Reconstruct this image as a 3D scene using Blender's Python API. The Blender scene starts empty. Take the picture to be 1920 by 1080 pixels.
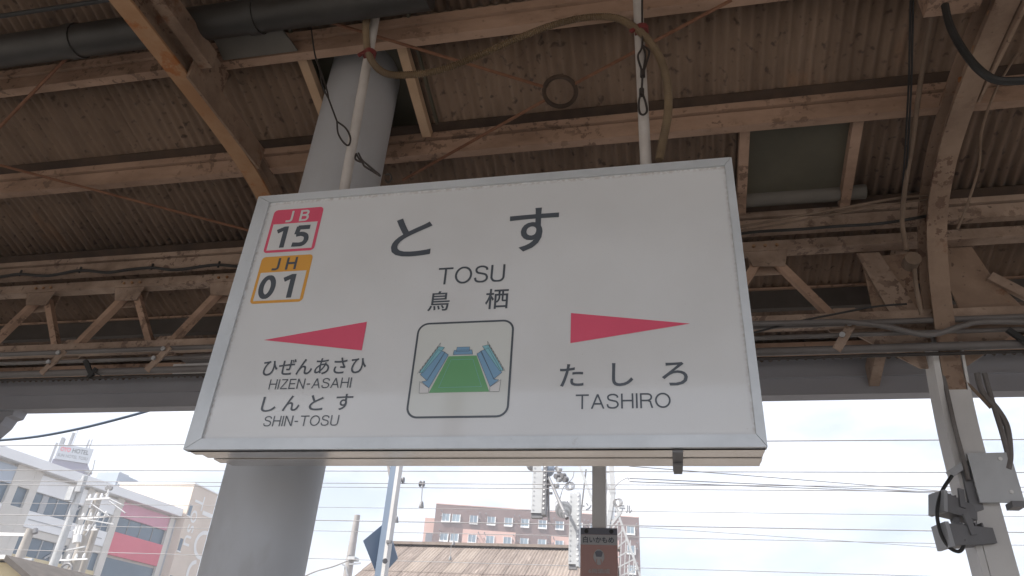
import bpy, math, random
from mathutils import Vector, Matrix
R = math.radians
random.seed(7)
scn = bpy.context.scene
col = scn.collection

# ------------------------------------------------------------------ camera
CAM = Vector((0, 0, 1.6))
F = 1331.41                                  # focal length in photo pixels (photo 1920 wide)
AX = Vector((0.97838384, 0.04971755, -0.20073173))   # world X seen from the camera (right, up, forward)
AZ = Vector((0.05923881, 0.86261068, 0.50238787))    # world Z
AY = AZ.cross(AX) * -1.0
if AY.z < 0:
    AY = -AY
cam_d = bpy.data.cameras.new('camera')
cam_d.sensor_width = 36.0
cam_d.lens = 36.0 * F / 1920.0
cam_d.clip_start = 0.05
cam_d.clip_end = 5000
cam = bpy.data.objects.new('camera', cam_d)
col.objects.link(cam)
right = Vector((AX.x, AY.x, AZ.x)); up = Vector((AX.y, AY.y, AZ.y)); fwd = Vector((AX.z, AY.z, AZ.z))
mw = Matrix((right, up, -fwd)).transposed().to_4x4()
mw.translation = CAM
cam.matrix_world = mw
scn.camera = cam

# ------------------------------------------------------------------ sky, sun, exposure
SUN_EL = 52.0
SUN_H = Vector((-0.78, -0.62)).normalized()         # horizontal direction towards the sun
world = bpy.data.worlds.new('World')
scn.world = world
world.use_nodes = True
wn = world.node_tree.nodes; wl = world.node_tree.links
wn.clear()
wo = wn.new('ShaderNodeOutputWorld'); bg = wn.new('ShaderNodeBackground')
sky = wn.new('ShaderNodeTexSky'); sky.sky_type = 'NISHITA'; sky.sun_disc = False
sky.sun_elevation = R(SUN_EL); sky.sun_rotation = math.atan2(SUN_H.x, SUN_H.y)
sky.air_density = 1.0; sky.dust_density = 2.2; sky.ozone_density = 1.0
tc = wn.new('ShaderNodeTexCoord'); mp = wn.new('ShaderNodeMapping'); mp.inputs['Scale'].default_value = (1.0, 1.0, 2.6)
nz = wn.new('ShaderNodeTexNoise'); nz.inputs['Scale'].default_value = 2.6; nz.inputs['Detail'].default_value = 7; nz.inputs['Roughness'].default_value = .55
rp = wn.new('ShaderNodeValToRGB'); rp.color_ramp.elements[0].position = .40; rp.color_ramp.elements[1].position = .62
rp.color_ramp.elements[0].color = (.38, .38, .38, 1); rp.color_ramp.elements[1].color = (1, 1, 1, 1)
mx = wn.new('ShaderNodeMix'); mx.data_type = 'RGBA'
mx.inputs['B'].default_value = (7.0, 7.3, 8.0, 1)
wl.new(tc.outputs['Generated'], mp.inputs['Vector']); wl.new(mp.outputs['Vector'], nz.inputs['Vector'])
wl.new(nz.outputs['Fac'], rp.inputs['Fac']); wl.new(rp.outputs['Color'], mx.inputs['Factor'])
wl.new(sky.outputs['Color'], mx.inputs['A']); wl.new(mx.outputs['Result'], bg.inputs['Color'])
bg.inputs['Strength'].default_value = 0.095
wl.new(bg.outputs['Background'], wo.inputs['Surface'])
sun_d = bpy.data.lights.new('sun', 'SUN'); sun_d.energy = 4.2; sun_d.angle = R(0.53); sun_d.color = (1, .95, .87)
sun = bpy.data.objects.new('sun', sun_d); col.objects.link(sun)
sdir = Vector((SUN_H.x * math.cos(R(SUN_EL)), SUN_H.y * math.cos(R(SUN_EL)), math.sin(R(SUN_EL))))
sun.rotation_euler = sdir.to_track_quat('Z', 'Y').to_euler(); sun.location = (0, 0, 60)
vs = scn.view_settings
vs.view_transform = 'Standard'; vs.look = 'None'; vs.gamma = 1.0; vs.exposure = 1.05; vs.use_curve_mapping = False
scn.cycles.max_bounces = 8; scn.cycles.diffuse_bounces = 5; scn.cycles.glossy_bounces = 4
scn.cycles.use_denoising = True
scn.cycles.sample_clamp_indirect = 6

# ------------------------------------------------------------------ helpers
def ray(x, y):
    a, b = x - 960, 540 - y
    return Vector((AX.x * a + AX.y * b + AX.z * F, AY.x * a + AY.y * b + AY.z * F, AZ.x * a + AZ.y * b + AZ.z * F))
def at(x, y, Y):
    r = ray(x, y); return CAM + r * (Y / r.y)
def atx(x, y, X):
    r = ray(x, y); return CAM + r * (X / r.x)
def atz(x, y, z):
    r = ray(x, y); return CAM + r * ((z - CAM.z) / r.z)
def zr(Y):                                           # underside of the far roof slope
    return 5.60 - 0.32 * Y
def inroof(x, y, drop=0.2):                          # point on a plane DROP below the roof slope
    r = ray(x, y); return CAM + r * ((4.0 - drop) / (r.z + 0.32 * r.y))

BASE = {}
class MB:
    def __init__(s): s.v = []; s.f = []
    def add(s, vs, fs):
        o = len(s.v); s.v += [Vector(p) for p in vs]; s.f += [tuple(i + o for i in f) for f in fs]; return s
    def hexa(s, p):      # p: 8 points, bottom ring 0-3, top ring 4-7
        return s.add(p, [(0, 3, 2, 1), (4, 5, 6, 7), (0, 1, 5, 4), (1, 2, 6, 5), (2, 3, 7, 6), (3, 0, 4, 7)])
    def box(s, x0, x1, y0, y1, z0, z1):
        return s.hexa([(x0, y0, z0), (x1, y0, z0), (x1, y1, z0), (x0, y1, z0), (x0, y0, z1), (x1, y0, z1), (x1, y1, z1), (x0, y1, z1)])
    def obox(s, O, U, V, W, u0, u1, v0, v1, w0, w1):
        g = lambda a, b, c: O + U * a + V * b + W * c
        return s.hexa([g(u0, v0, w0), g(u1, v0, w0), g(u1, v1, w0), g(u0, v1, w0), g(u0, v0, w1), g(u1, v0, w1), g(u1, v1, w1), g(u0, v1, w1)])
    def bar(s, p, q, w, h, upv=(0, 0, 1)):
        p, q = Vector(p), Vector(q); d = (q - p).normalized(); u = Vector(upv)
        sd = d.cross(u)
        if sd.length < 1e-4: sd = d.cross(Vector((1, 0, 0)))
        sd.normalize(); u = sd.cross(d).normalized()
        a, b = sd * (w / 2), u * (h / 2)
        return s.hexa([p - a - b, p + a - b, p + a + b, p - a + b, q - a - b, q + a - b, q + a + b, q - a + b])
    def prism(s, pts, off):
        n = len(pts); a = [Vector(p) for p in pts]; b = [p + Vector(off) for p in a]
        return s.add(a + b, [tuple(range(n - 1, -1, -1)), tuple(range(n, 2 * n))] + [(i, (i + 1) % n, n + (i + 1) % n, n + i) for i in range(n)])
    def tube(s, pts, r, n=8, caps=True, closed=False):
        pts = [Vector(p) for p in pts]; m = len(pts); rs = r if isinstance(r, (list, tuple)) else [r] * m
        d0 = (pts[1] - pts[0]).normalized()
        u = d0.orthogonal().normalized(); vs = []
        for i, p in enumerate(pts):
            if closed: d = (pts[(i + 1) % m] - pts[i - 1]).normalized()
            else: d = (pts[min(i + 1, m - 1)] - pts[max(i - 1, 0)]).normalized()
            u = (u - d * u.dot(d)).normalized(); w = d.cross(u)
            for k in range(n):
                a = 2 * math.pi * k / n
                vs.append(p + (u * math.cos(a) + w * math.sin(a)) * rs[i])
        fs = []
        for i in range(m if closed else m - 1):
            j = (i + 1) % m
            for k in range(n):
                fs.append((i * n + k, i * n + (k + 1) % n, j * n + (k + 1) % n, j * n + k))
        if caps and not closed:
            fs.append(tuple(range(n - 1, -1, -1))); fs.append(tuple((m - 1) * n + k for k in range(n)))
        return s.add(vs, fs)
    def build(s, name, m, parent=None, smooth=False):
        base = BASE.get(parent.name, Vector()) if parent else Vector()
        me = bpy.data.meshes.new(name)
        me.from_pydata([tuple(p - base) for p in s.v], [], s.f)
        me.materials.append(m); me.update()
        if smooth:
            me.polygons.foreach_set('use_smooth', [True] * len(me.polygons))
            try: me.set_sharp_from_angle(angle=R(40))
            except Exception: pass
        o = bpy.data.objects.new(name, me); col.objects.link(o)
        if parent: o.parent = parent; BASE[o.name] = base
        return o
def tag(o, label=None, cat=None, group=None, kind=None):
    if label: o['label'] = label
    if cat: o['category'] = cat
    if group: o['group'] = group
    if kind: o['kind'] = kind
    return o
def thing(name, label, cat, loc=(0, 0, 0), group=None):
    o = bpy.data.objects.new(name, None); o.empty_display_size = .2; col.objects.link(o); o.location = loc
    BASE[o.name] = Vector(loc); return tag(o, label, cat, group)
def smooth_path(pts, n=6):
    P = [Vector(p) for p in pts]; out = []
    for i in range(len(P) - 1):
        a, b, c, d = P[max(i - 1, 0)], P[i], P[i + 1], P[min(i + 2, len(P) - 1)]
        for k in range(n):
            t = k / n
            out.append(0.5 * ((2 * b) + (c - a) * t + (2 * a - 5 * b + 4 * c - d) * t * t + (3 * b - a - 3 * c + d) * t ** 3))
    out.append(P[-1]); return out

# ------------------------------------------------------------------ materials
def mat(name, c1, c2=None, scale=3.0, rough=.7, metal=0.0, spots=None, spot_scale=14.0, spot_amt=.58, spot_soft=.07, rust=None, rust_amt=.60, rust_scale=5.0,
        bump=.0, bump_scale=60.0, stretch=(1, 1, 1), spec=.5, coat=0.0, detail=6, grime=None, peel=None):
    m = bpy.data.materials.new(name); m.use_nodes = True
    nt = m.node_tree; n = nt.nodes; l = nt.links; b = n['Principled BSDF']
    b.inputs['Roughness'].default_value = rough; b.inputs['Metallic'].default_value = metal
    b.inputs['Specular IOR Level'].default_value = spec; b.inputs['Coat Weight'].default_value = coat; b.inputs['Coat Roughness'].default_value = .06
    if c2 is None: c2 = tuple(x * .8 for x in c1)
    g = n.new('ShaderNodeNewGeometry'); mpn = n.new('ShaderNodeMapping'); mpn.inputs['Scale'].default_value = stretch
    l.new(g.outputs['Position'], mpn.inputs['Vector'])
    def noise(sc, det=detail, ro=.6, vec=None):
        t = n.new('ShaderNodeTexNoise'); t.inputs['Scale'].default_value = sc; t.inputs['Detail'].default_value = det; t.inputs['Roughness'].default_value = ro
        l.new(vec or mpn.outputs['Vector'], t.inputs['Vector']); return t.outputs['Fac']
    def ramp(fac, a, bb):
        t = n.new('ShaderNodeMapRange'); t.interpolation_type = 'SMOOTHSTEP'; t.inputs['From Min'].default_value = a; t.inputs['From Max'].default_value = bb
        l.new(fac, t.inputs['Value']); return t.outputs['Result']
    def mix(fac, a, bcol):
        t = n.new('ShaderNodeMix'); t.data_type = 'RGBA'; l.new(fac, t.inputs['Factor'])
        if isinstance(a, tuple): t.inputs['A'].default_value = (*a, 1)
        else: l.new(a, t.inputs['A'])
        t.inputs['B'].default_value = (*bcol, 1); return t.outputs['Result']
    c = mix(ramp(noise(scale), .32, .68), c1, c2)
    if spots is not None:
        c = mix(ramp(noise(spot_scale, 2, .4, g.outputs['Position']), spot_amt, spot_amt + spot_soft), c, spots)
    if rust is not None:
        c = mix(ramp(noise(rust_scale, 8, .65), rust_amt, rust_amt + .10), c, rust)
    if peel is not None:
        msk = n.new('ShaderNodeMath'); msk.operation = 'MULTIPLY'
        l.new(ramp(noise(2.1, 3, .5, g.outputs['Position']), .47, .58), msk.inputs[0]); l.new(ramp(noise(19, 6, .62, g.outputs['Position']), .535, .56), msk.inputs[1])
        c = mix(msk.outputs[0], c, peel)
    if grime is not None:
        gm = n.new('ShaderNodeMix'); gm.data_type = 'RGBA'; gm.blend_type = 'MULTIPLY'
        l.new(ramp(noise(1.7, 7, .68), .40, .72), gm.inputs['Factor']); l.new(c, gm.inputs['A']); gm.inputs['B'].default_value = (*grime, 1); c = gm.outputs['Result']
    l.new(c, b.inputs['Base Color'])
    if bump > 0:
        bp = n.new('ShaderNodeBump'); bp.inputs['Strength'].default_value = bump; bp.inputs['Distance'].default_value = .004
        l.new(noise(bump_scale, 4, .6, g.outputs['Position']), bp.inputs['Height']); l.new(bp.outputs['Normal'], b.inputs['Normal'])
    return m
M = {}
M['sheet'] = mat('slate_sheet', (.265, .186, .134), (.205, .142, .102), 1.8, .9, spots=(.105, .072, .054), spot_scale=24, spot_amt=.60, spot_soft=.14, rust=(.30, .19, .125), rust_amt=.60, rust_scale=1.0, bump=.25, stretch=(2.4, .8, .8), grime=(.74, .72, .70))
M['beige'] = mat('salmon_beige_paint', (.50, .335, .245), (.40, .265, .19), 4, .75, rust=(.19, .115, .08), rust_amt=.63, rust_scale=6, bump=.25, stretch=(.5, 1.2, 1.2), spots=(.24, .15, .105), spot_scale=24, spot_amt=.67, spot_soft=.12, grime=(.52, .49, .46), peel=(.24, .155, .11))
M['wood'] = mat('pale_batten', (.60, .42, .28), (.50, .34, .22), 5, .8, rust=(.25, .16, .10), rust_amt=.7)
M['steel'] = mat('rusty_painted_steel', (.36, .255, .185), (.27, .185, .135), 3.5, .75, rust=(.23, .105, .05), rust_amt=.56, rust_scale=4.5, bump=.3, spots=(.14, .09, .065), spot_scale=30, spot_amt=.67, spot_soft=.1, grime=(.55, .51, .48), peel=(.19, .115, .08))
M['rustedge'] = mat('rusted_rail_foot', (.42, .26, .15), (.34, .18, .09), 4, .8, rust=(.33, .12, .035), rust_amt=.50, rust_scale=6, bump=.3)
M['truss'] = mat('truss_paint', (.46, .345, .27), (.35, .255, .195), 3.5, .75, rust=(.19, .125, .09), rust_amt=.61, rust_scale=6, bump=.25, grime=(.50, .47, .45), peel=(.22, .15, .115), spots=(.17, .12, .09), spot_scale=26, spot_amt=.66, spot_soft=.12)
M['post'] = mat('grey_beige_post', (.68, .67, .66), (.60, .59, .585), 2.5, .75, rust=(.36, .30, .27), rust_amt=.66, rust_scale=4, bump=.15)
M['shade_and_ring'] = mat('shade_and_ring_brown', (.085, .055, .038), (.055, .036, .026), 6, .95, grime=(.6, .6, .6))  # dark brown of the painted shade strips and of the brace ring
M['dark'] = mat('dark_purlin', (.10, .085, .075), (.07, .06, .052), 3, .85)
M['fascia'] = mat('slate_grey_fascia', (.42, .43, .47), (.36, .37, .41), 2, .7, stretch=(.4, 1, 1), rust=(.16, .12, .10), rust_amt=.68)
M['olive'] = mat('olive_panel', (.115, .105, .075), (.09, .083, .06), 3, .6)
M['greyboard'] = mat('grey_board', (.17, .155, .135), (.14, .13, .115), 3, .7)
M['ductpipe'] = mat('dark_pipe', (.050, .046, .042), (.034, .032, .030), 3, .5, grime=(.7, .66, .6))
M['conduit'] = mat('grey_conduit', (.215, .20, .195), (.165, .152, .148), 5, .6, stretch=(.5, 1, 1), grime=(.7, .66, .62))
M['beigepipe'] = mat('beige_conduit', (.26, .19, .14), (.20, .145, .105), 5, .75, grime=(.6, .56, .52))
M['whitepipe'] = mat('white_pipe', (.62, .59, .56), (.52, .48, .45), 5, .5, rust=(.33, .24, .18), rust_amt=.68)
M['flex'] = mat('flexible_conduit', (.215, .15, .085), (.145, .10, .058), 6, .7, grime=(.6, .57, .5))
M['black'] = mat('black_rubber', (.018, .018, .018), (.028, .027, .026), 8, .55)
M['wire'] = mat('black_wire', (.03, .025, .022), (.045, .035, .03), 20, .6)
M['wirelight'] = mat('overhead_wire', (.34, .33, .335), (.28, .275, .28), 3, .6)
M['rustrod'] = mat('rusty_rod', (.24, .12, .07), (.18, .08, .045), 12, .85)
M['redtape'] = mat('red_tape', (.20, .035, .032), (.15, .028, .026), 12, .7)
M['concrete'] = mat('grey_column_paint', (.50, .515, .54), (.46, .47, .495), 1.1, .55, bump=.10, bump_scale=25, rust=(.43, .435, .45), rust_amt=.585, rust_scale=2.6, detail=9, grime=(.86, .84, .82), stretch=(1, 1, .45))
M['alu'] = mat('aluminium_frame', (.70, .735, .765), (.63, .665, .695), 4, .42, metal=.25, rust=(.45, .445, .44), rust_amt=.67, rust_scale=16, grime=(.86, .86, .86))
M['under'] = mat('dull_metal_underside', (.74, .72, .70), (.63, .61, .59), 9, .22, metal=.75, rust=(.80, .78, .75), rust_amt=.63, rust_scale=34, stretch=(.35, 1, 1))
M['ink'] = mat('dark_grey_print', (.095, .11, .128), (.088, .10, .118), 2, .2)
M['crimson'] = mat('crimson_print', (.72, .115, .19), (.68, .105, .175), 2, .2)
M['orange'] = mat('orange_print', (.72, .37, .085), (.68, .345, .078), 2, .2)
M['printwhite'] = mat('white_print', (.66, .66, .66), (.64, .64, .64), 2, .12)
M['pitch'] = mat('green_print', (.17, .40, .20), (.155, .37, .185), 2, .1)
M['blueprint'] = mat('blue_print', (.22, .38, .55), (.205, .36, .52), 2, .12)
M['tealprint'] = mat('teal_print', (.25, .50, .57), (.23, .47, .54), 2, .12)
M['iconbg'] = mat('icon_ground', (.64, .66, .64), (.63, .65, .63), 2, .07)
M['platform'] = mat('platform_concrete', (.27, .255, .235), (.215, .20, .185), 1.1, .9, bump=.2)
M['ground'] = mat('ballast', (.19, .165, .145), (.135, .118, .10), 3, .95, bump=.6, bump_scale=20)
M['galv'] = mat('galvanised_steel', (.52, .53, .54), (.44, .45, .46), 4, .5, metal=.35)
M['greypole'] = mat('grey_pole', (.36, .34, .335), (.30, .285, .28), 2, .7)
M['polec'] = mat('concrete_pole', (.42, .39, .36), (.35, .325, .30), 2, .85)
M['porcelain'] = mat('white_porcelain', (.76, .77, .78), (.70, .71, .72), 4, .2)
M['lampgrey'] = mat('grey_fixture', (.20, .20, .21), (.165, .165, .175), 4, .5)
M['lampface'] = mat('pale_fixture', (.40, .41, .43), (.34, .35, .37), 4, .45)
M['shopwall'] = mat('shop_wall', (.66, .63, .59), (.60, .575, .54), .8, .85, bump=.1, bump_scale=6)
M['shopwhite'] = mat('shop_white_panel', (.84, .85, .87), (.80, .81, .83), .6, .6)
M['shoppink'] = mat('shop_pink_panel', (.66, .32, .42), (.62, .29, .39), .5, .6)
M['shopred'] = mat('shop_red_panel', (.66, .13, .19), (.62, .115, .17), .5, .6)
M['shopyellow'] = mat('shop_yellow_band', (.66, .55, .33), (.6, .5, .3), .5, .7)
M['glass'] = mat('window_glass', (.085, .14, .20), (.06, .10, .15), .35, .08, spec=.7)
M['glassblue'] = mat('hotel_glass', (.22, .30, .36), (.12, .17, .23), .25, .07, spec=.7)
M['hotelbrown'] = mat('hotel_brown_tile', (.165, .098, .090), (.140, .084, .078), .5, .85)
M['hotelpink'] = mat('hotel_pink_render', (.60, .385, .335), (.56, .36, .31), .35, .85)
M['tower'] = mat('tower_render', (.66, .565, .485), (.61, .52, .445), .5, .8)
M['hotelboard'] = mat('pale_sign_board', (.50, .53, .58), (.48, .51, .56), .5, .6)
M['white'] = mat('bright_hole_white', (.80, .80, .80), (.77, .77, .77), .5, .6)
M['barn'] = mat('brown_corrugated_roof', (.225, .185, .162), (.175, .142, .125), .9, .9, rust=(.30, .25, .22), rust_amt=.58, rust_scale=1.1, bump=.3, stretch=(3.5, .8, .8), grime=(.75, .73, .72))
M['barnpale'] = mat('pale_roof_sheet', (.27, .225, .195), (.215, .178, .155), .9, .9, rust=(.34, .285, .25), rust_amt=.6, stretch=(3.5, .8, .8), grime=(.8, .78, .76))
M['purple'] = mat('lavender_cladding', (.23, .22, .31), (.21, .20, .285), .4, .75)
M['tank'] = mat('blue_grey_tank', (.40, .46, .55), (.36, .42, .50), .4, .6)
M['boardred'] = mat('brick_red_print', (.46, .275, .25), (.43, .255, .235), 2, .5)
M['boardgrey'] = mat('grey_print', (.45, .45, .46), (.42, .42, .43), 2, .5)
M['boarddark'] = mat('dark_slate_print', (.16, .165, .195), (.145, .15, .18), 2, .5)
M['blueboard'] = mat('blue_grey_board', (.20, .255, .34), (.18, .235, .315), 3, .5)
M['tubeglow'] = mat('fluorescent_tube', (.78, .77, .74), (.74, .73, .70), 3, .4)

# sign face: white acrylic with grime along its upper and left edges
SX0, SX1, SZ0, SZ1, SY = -1.695, .3016, 2.310, 3.448, 2.2
def face_material():
    m = bpy.data.materials.new('white_acrylic_face'); m.use_nodes = True
    nt = m.node_tree; n = nt.nodes; l = nt.links; b = n['Principled BSDF']
    b.inputs['Roughness'].default_value = .07; b.inputs['Specular IOR Level'].default_value = .55
    g = n.new('ShaderNodeNewGeometry'); sp = n.new('ShaderNodeSeparateXYZ'); l.new(g.outputs['Position'], sp.inputs[0])
    nzz = n.new('ShaderNodeTexNoise'); nzz.inputs['Scale'].default_value = 75; nzz.inputs['Detail'].default_value = 6; l.new(g.outputs['Position'], nzz.inputs['Vector'])
    def edge(sock, a, bb):
        t = n.new('ShaderNodeMapRange'); t.inputs['From Min'].default_value = a; t.inputs['From Max'].default_value = bb; l.new(sock, t.inputs['Value']); return t.outputs['Result']
    def math_(op, a, bv):
        t = n.new('ShaderNodeMath'); t.operation = op
        for i, x in enumerate((a, bv)):
            if isinstance(x, (int, float)): t.inputs[i].default_value = x
            else: l.new(x, t.inputs[i])
        return t.outputs[0]
    e = math_('MAXIMUM', edge(sp.outputs['Z'], SZ1 - .054, SZ1 - .037), edge(sp.outputs['X'], SX0 + .074, SX0 + .059))
    e = math_('MAXIMUM', e, edge(sp.outputs['X'], SX1 - .04, SX1 - .022))
    e = math_('MULTIPLY', math_('MULTIPLY', e, edge(nzz.outputs['Fac'], .38, .66)), .62)
    n2 = n.new('ShaderNodeTexNoise'); n2.inputs['Scale'].default_value = 260; n2.inputs['Detail'].default_value = 2; l.new(g.outputs['Position'], n2.inputs['Vector'])
    e = math_('MAXIMUM', e, math_('MULTIPLY', edge(n2.outputs['Fac'], .735, .78), .5))
    n3 = n.new('ShaderNodeTexNoise'); n3.inputs['Scale'].default_value = 2.4; n3.inputs['Detail'].default_value = 6; l.new(g.outputs['Position'], n3.inputs['Vector'])
    c0 = n.new('ShaderNodeMix'); c0.data_type = 'RGBA'; c0.inputs['A'].default_value = (.68, .69, .70, 1); c0.inputs['B'].default_value = (.625, .63, .635, 1)
    l.new(edge(n3.outputs['Fac'], .4, .75), c0.inputs['Factor'])
    c = n.new('ShaderNodeMix'); c.data_type = 'RGBA'; l.new(e, c.inputs['Factor']); l.new(c0.outputs['Result'], c.inputs['A']); c.inputs['B'].default_value = (.30, .235, .19, 1)
    l.new(c.outputs['Result'], b.inputs['Base Color'])
    return m
M['face'] = face_material()

def text(body, name, m, parent, O, U, V, w, h, bold=0.0, thick=None, shear=0.0, label=None):
    """lettering fitted to a w x h field at O (lower left), U to the right, V up"""
    c = bpy.data.curves.new('lettering', 'FONT'); c.body = body; c.size = 1.0; c.offset = bold; c.resolution_u = 4; c.shear = shear
    o = bpy.data.objects.new('lettering_source', c); col.objects.link(o)
    bpy.context.view_layer.update()
    dg = bpy.context.evaluated_depsgraph_get()
    me = bpy.data.meshes.new_from_object(o.evaluated_get(dg))
    bpy.data.objects.remove(o); bpy.data.curves.remove(c)
    xs = [v.co.x for v in me.vertices]; ys = [v.co.y for v in me.vertices]
    x0, x1, y0, y1 = min(xs), max(xs), min(ys), max(ys)
    sx = w / (x1 - x0); sy = (h / (y1 - y0)) if h else sx
    base = BASE.get(parent.name, Vector()) if parent else Vector()
    O, U, V = Vector(O), Vector(U), Vector(V)
    for v in me.vertices:
        v.co = O + U * ((v.co.x - x0) * sx) + V * ((v.co.y - y0) * sy) - base
    me.materials.clear(); me.materials.append(m)
    ob = bpy.data.objects.new(name, me); col.objects.link(ob); ob.parent = parent
    BASE[ob.name] = base
    if label: ob['label'] = label
    return ob

# ================================================================== SETTING
tag(MB().add([(-2000, -2000, -1.1), (2000, -2000, -1.1), (2000, 2000, -1.1), (-2000, 2000, -1.1)], [(0, 1, 2, 3)]).build('ground', M['ground']), kind='structure')
tag(MB().box(-40, 40, -2.3, 5.35, -1.05, 0).build('platform_pavement', M['platform']), kind='structure')

# ================================================================== CANOPY
canopy = thing('platform_canopy', 'brown corrugated platform canopy on bent steel frames above the station sign', 'canopy', (1.56, 4.1, 0))
RIDGE = 1.0
PITCH, AMP = .0635, .0115
def sheet_mesh(name, width, length, nw, seg=6, flip=False):
    """corrugated sheet, local x across, y down the slope, z normal"""
    n = nw * seg; vs = []; fs = []
    for lay, dz in ((0, 0.0), (1, .006)):
        for j in (0, 1):
            for i in range(n + 1):
                x = -width / 2 + width * i / n
                vs.append((x, length * j, AMP * math.cos(2 * math.pi * i / seg) + dz))
    k = n + 1
    for i in range(n):
        fs.append((i, k + i, k + i + 1, i + 1))
        fs.append((2 * k + i, 2 * k + i + 1, 3 * k + i + 1, 3 * k + i))
        fs.append((i, i + 1, 2 * k + i + 1, 2 * k + i)); fs.append((k + i, 3 * k + i, 3 * k + i + 1, k + i + 1))
    me = bpy.data.meshes.new(name); me.from_pydata(vs, [], fs); me.materials.append(M['sheet']); me.update()
    me.polygons.foreach_set('use_smooth', [True] * len(me.polygons))
    return me
NW = 12
XS = -6.8745
SW = 11 * PITCH
ang = math.atan(.32); cs = 1 / math.cos(ang)
rows = [(1.0, 2.52, 0), (2.44, 3.95, 1), (3.88, 5.22, 2)]
for (ya, yb, k) in rows:
    me = sheet_mesh('roof_sheet', NW * PITCH, (yb - ya) * cs, NW)
    for c_ in range(16):
        o = bpy.data.objects.new('roof_sheet', me); col.objects.link(o); o.parent = canopy
        x = XS + SW * (c_ + .5)
        if k == 1 and c_ == 7: continue
        lift = .030 - .009 * k + (.0035 if c_ % 2 else 0) + .0016 * math.sin(c_ * 2.3 + k)
        wx = Vector((x, ya, zr(ya) + lift))
        o.matrix_local = Matrix.Translation(wx - BASE[canopy.name]) @ Matrix.Rotation(-ang + .0012 * math.sin(c_ * 1.7 + k), 4, 'X')
ya, yb = 3.10, 3.95
me = sheet_mesh('roof_sheet', NW * PITCH, (yb - ya) * cs, NW)
o = bpy.data.objects.new('roof_sheet', me); col.objects.link(o); o.parent = canopy
o.matrix_local = Matrix.Translation(Vector((XS + SW * 7.5, ya, zr(ya) + .022)) - BASE[canopy.name]) @ Matrix.Rotation(-ang, 4, 'X')
for (ya, yb, k) in [(1.0, -.42, 0), (-.36, -1.87, 1)]:  # unseen near slope, invented for the eave reflection in the sign face
    me = sheet_mesh('roof_sheet', NW * PITCH, abs(yb - ya) * cs, NW)
    for c_ in range(16):
        o = bpy.data.objects.new('roof_sheet', me); col.objects.link(o); o.parent = canopy
        x = XS + SW * (c_ + .5)
        wx = Vector((x, ya, zr(1.0) - .32 * (1.0 - ya) + .030 - .009 * k + (.0035 if c_ % 2 else 0)))
        o.matrix_local = Matrix.Translation(wx - BASE[canopy.name]) @ Matrix.Rotation(math.pi, 4, 'Z') @ Matrix.Rotation(-ang, 4, 'X')
XE = XS + 16 * SW
for (xa, xb) in ((-22, XS - .03), (XE + .03, 20)):
    mb = MB()
    mb.prism([(xa, 1.0, zr(1.0) + .02), (xa, 5.22, zr(5.22) + .02), (xa, 5.22, zr(5.22) + .05), (xa, 1.0, zr(1.0) + .05)], (xb - xa, 0, 0))
    mb.prism([(xa, 1.0, zr(1) + .02), (xa, 1.0, zr(1) + .05), (xa, -1.87, zr(1) - .32 * 2.87 + .05), (xa, -1.87, zr(1) - .32 * 2.87 + .02)], (xb - xa, 0, 0))
    mb.build('roof_slab', M['sheet'], canopy)
MB().bar((-22, 1.0, zr(1.0) + .07), (20, 1.0, zr(1.0) + .07), .5, .03).build('ridge_cap', M['sheet'], canopy)

def purlin(Y, ztop, depth, m, x0=-22, x1=20, lip=.05):
    """channel purlin: proud upper flange strip, dark joint, lower board"""
    a = MB()
    a.box(x0, x1, Y - .018, Y + .06, ztop - depth * .34, ztop)                       # upper strip
    o = a.build('purlin', m, canopy)
    MB().box(x0, x1, Y - .006, Y + .05, ztop - depth, ztop - depth * .42).build('lower_board', m, o)
    MB().box(x0, x1, Y + .012, Y + .045, ztop - depth * .419, ztop - depth * .341).build('joint_recess', M['dark'], o)
    return o
purlin(2.45, zr(2.45) + .012, .165, M['beige'])
purlin(3.12, zr(3.12) + .012, .178, M['beige'])
purlin(1.75, zr(1.75) + .012, .165, M['beige'])
purlin(-.3, zr(1) - .32 * 1.3 + .005, .165, M['beige'])
purlin(3.86, zr(3.86) + .012, .155, M['truss'])
MB().box(-22, 20, 4.47, 4.52, 4.005, 4.145).build('purlin', M['dark'], canopy)
MB().box(-22, 20, 4.455, 4.52, 4.147, 4.160).build('purlin_lip', M['beige'], canopy)
MB().box(-22, 20, 4.97, 5.04, 3.895, 3.985).build('purlin', M['beige'], canopy)
for Y in (3.12, 3.86):  # added dark strips painting the shade band in front of both purlins
    MB().prism([(-22, Y - .065, zr(Y - .065) + .008), (-22, Y - .02, zr(Y - .02) + .008), (-22, Y - .02, zr(Y - .02) - .010), (-22, Y - .065, zr(Y - .065) + .002)], (42, 0, 0)).build('shade_strip', M['shade_and_ring'], canopy)
# eave fascia with gutter behind
fa = MB().box(-22, 20, 5.20, 5.235, 3.668, 3.985).build('fascia', M['fascia'], canopy)
MB().box(-22, 20, 5.236, 5.40, 3.70, 3.83).build('gutter', M['fascia'], fa)
MB().box(-22, 20, 5.188, 5.199, 3.80, 3.812).build('fascia_seam', M['fascia'], fa)
MB().box(-22, 20, -1.92, -1.875, 4.22, 4.44).build('fascia', M['fascia'], canopy)  # unseen near eave, set short to place the reflection line in the sign
# gutter outlet at the left end of the eave
go = MB().prism([at(30, 765, 5.25), at(22, 778, 5.25), at(11, 781, 5.25), at(0, 796, 5.25), at(-40, 830, 5.25), at(-40, 765, 5.25)], (0, .14, 0)).build('gutter_outlet', M['fascia'], canopy)

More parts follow.
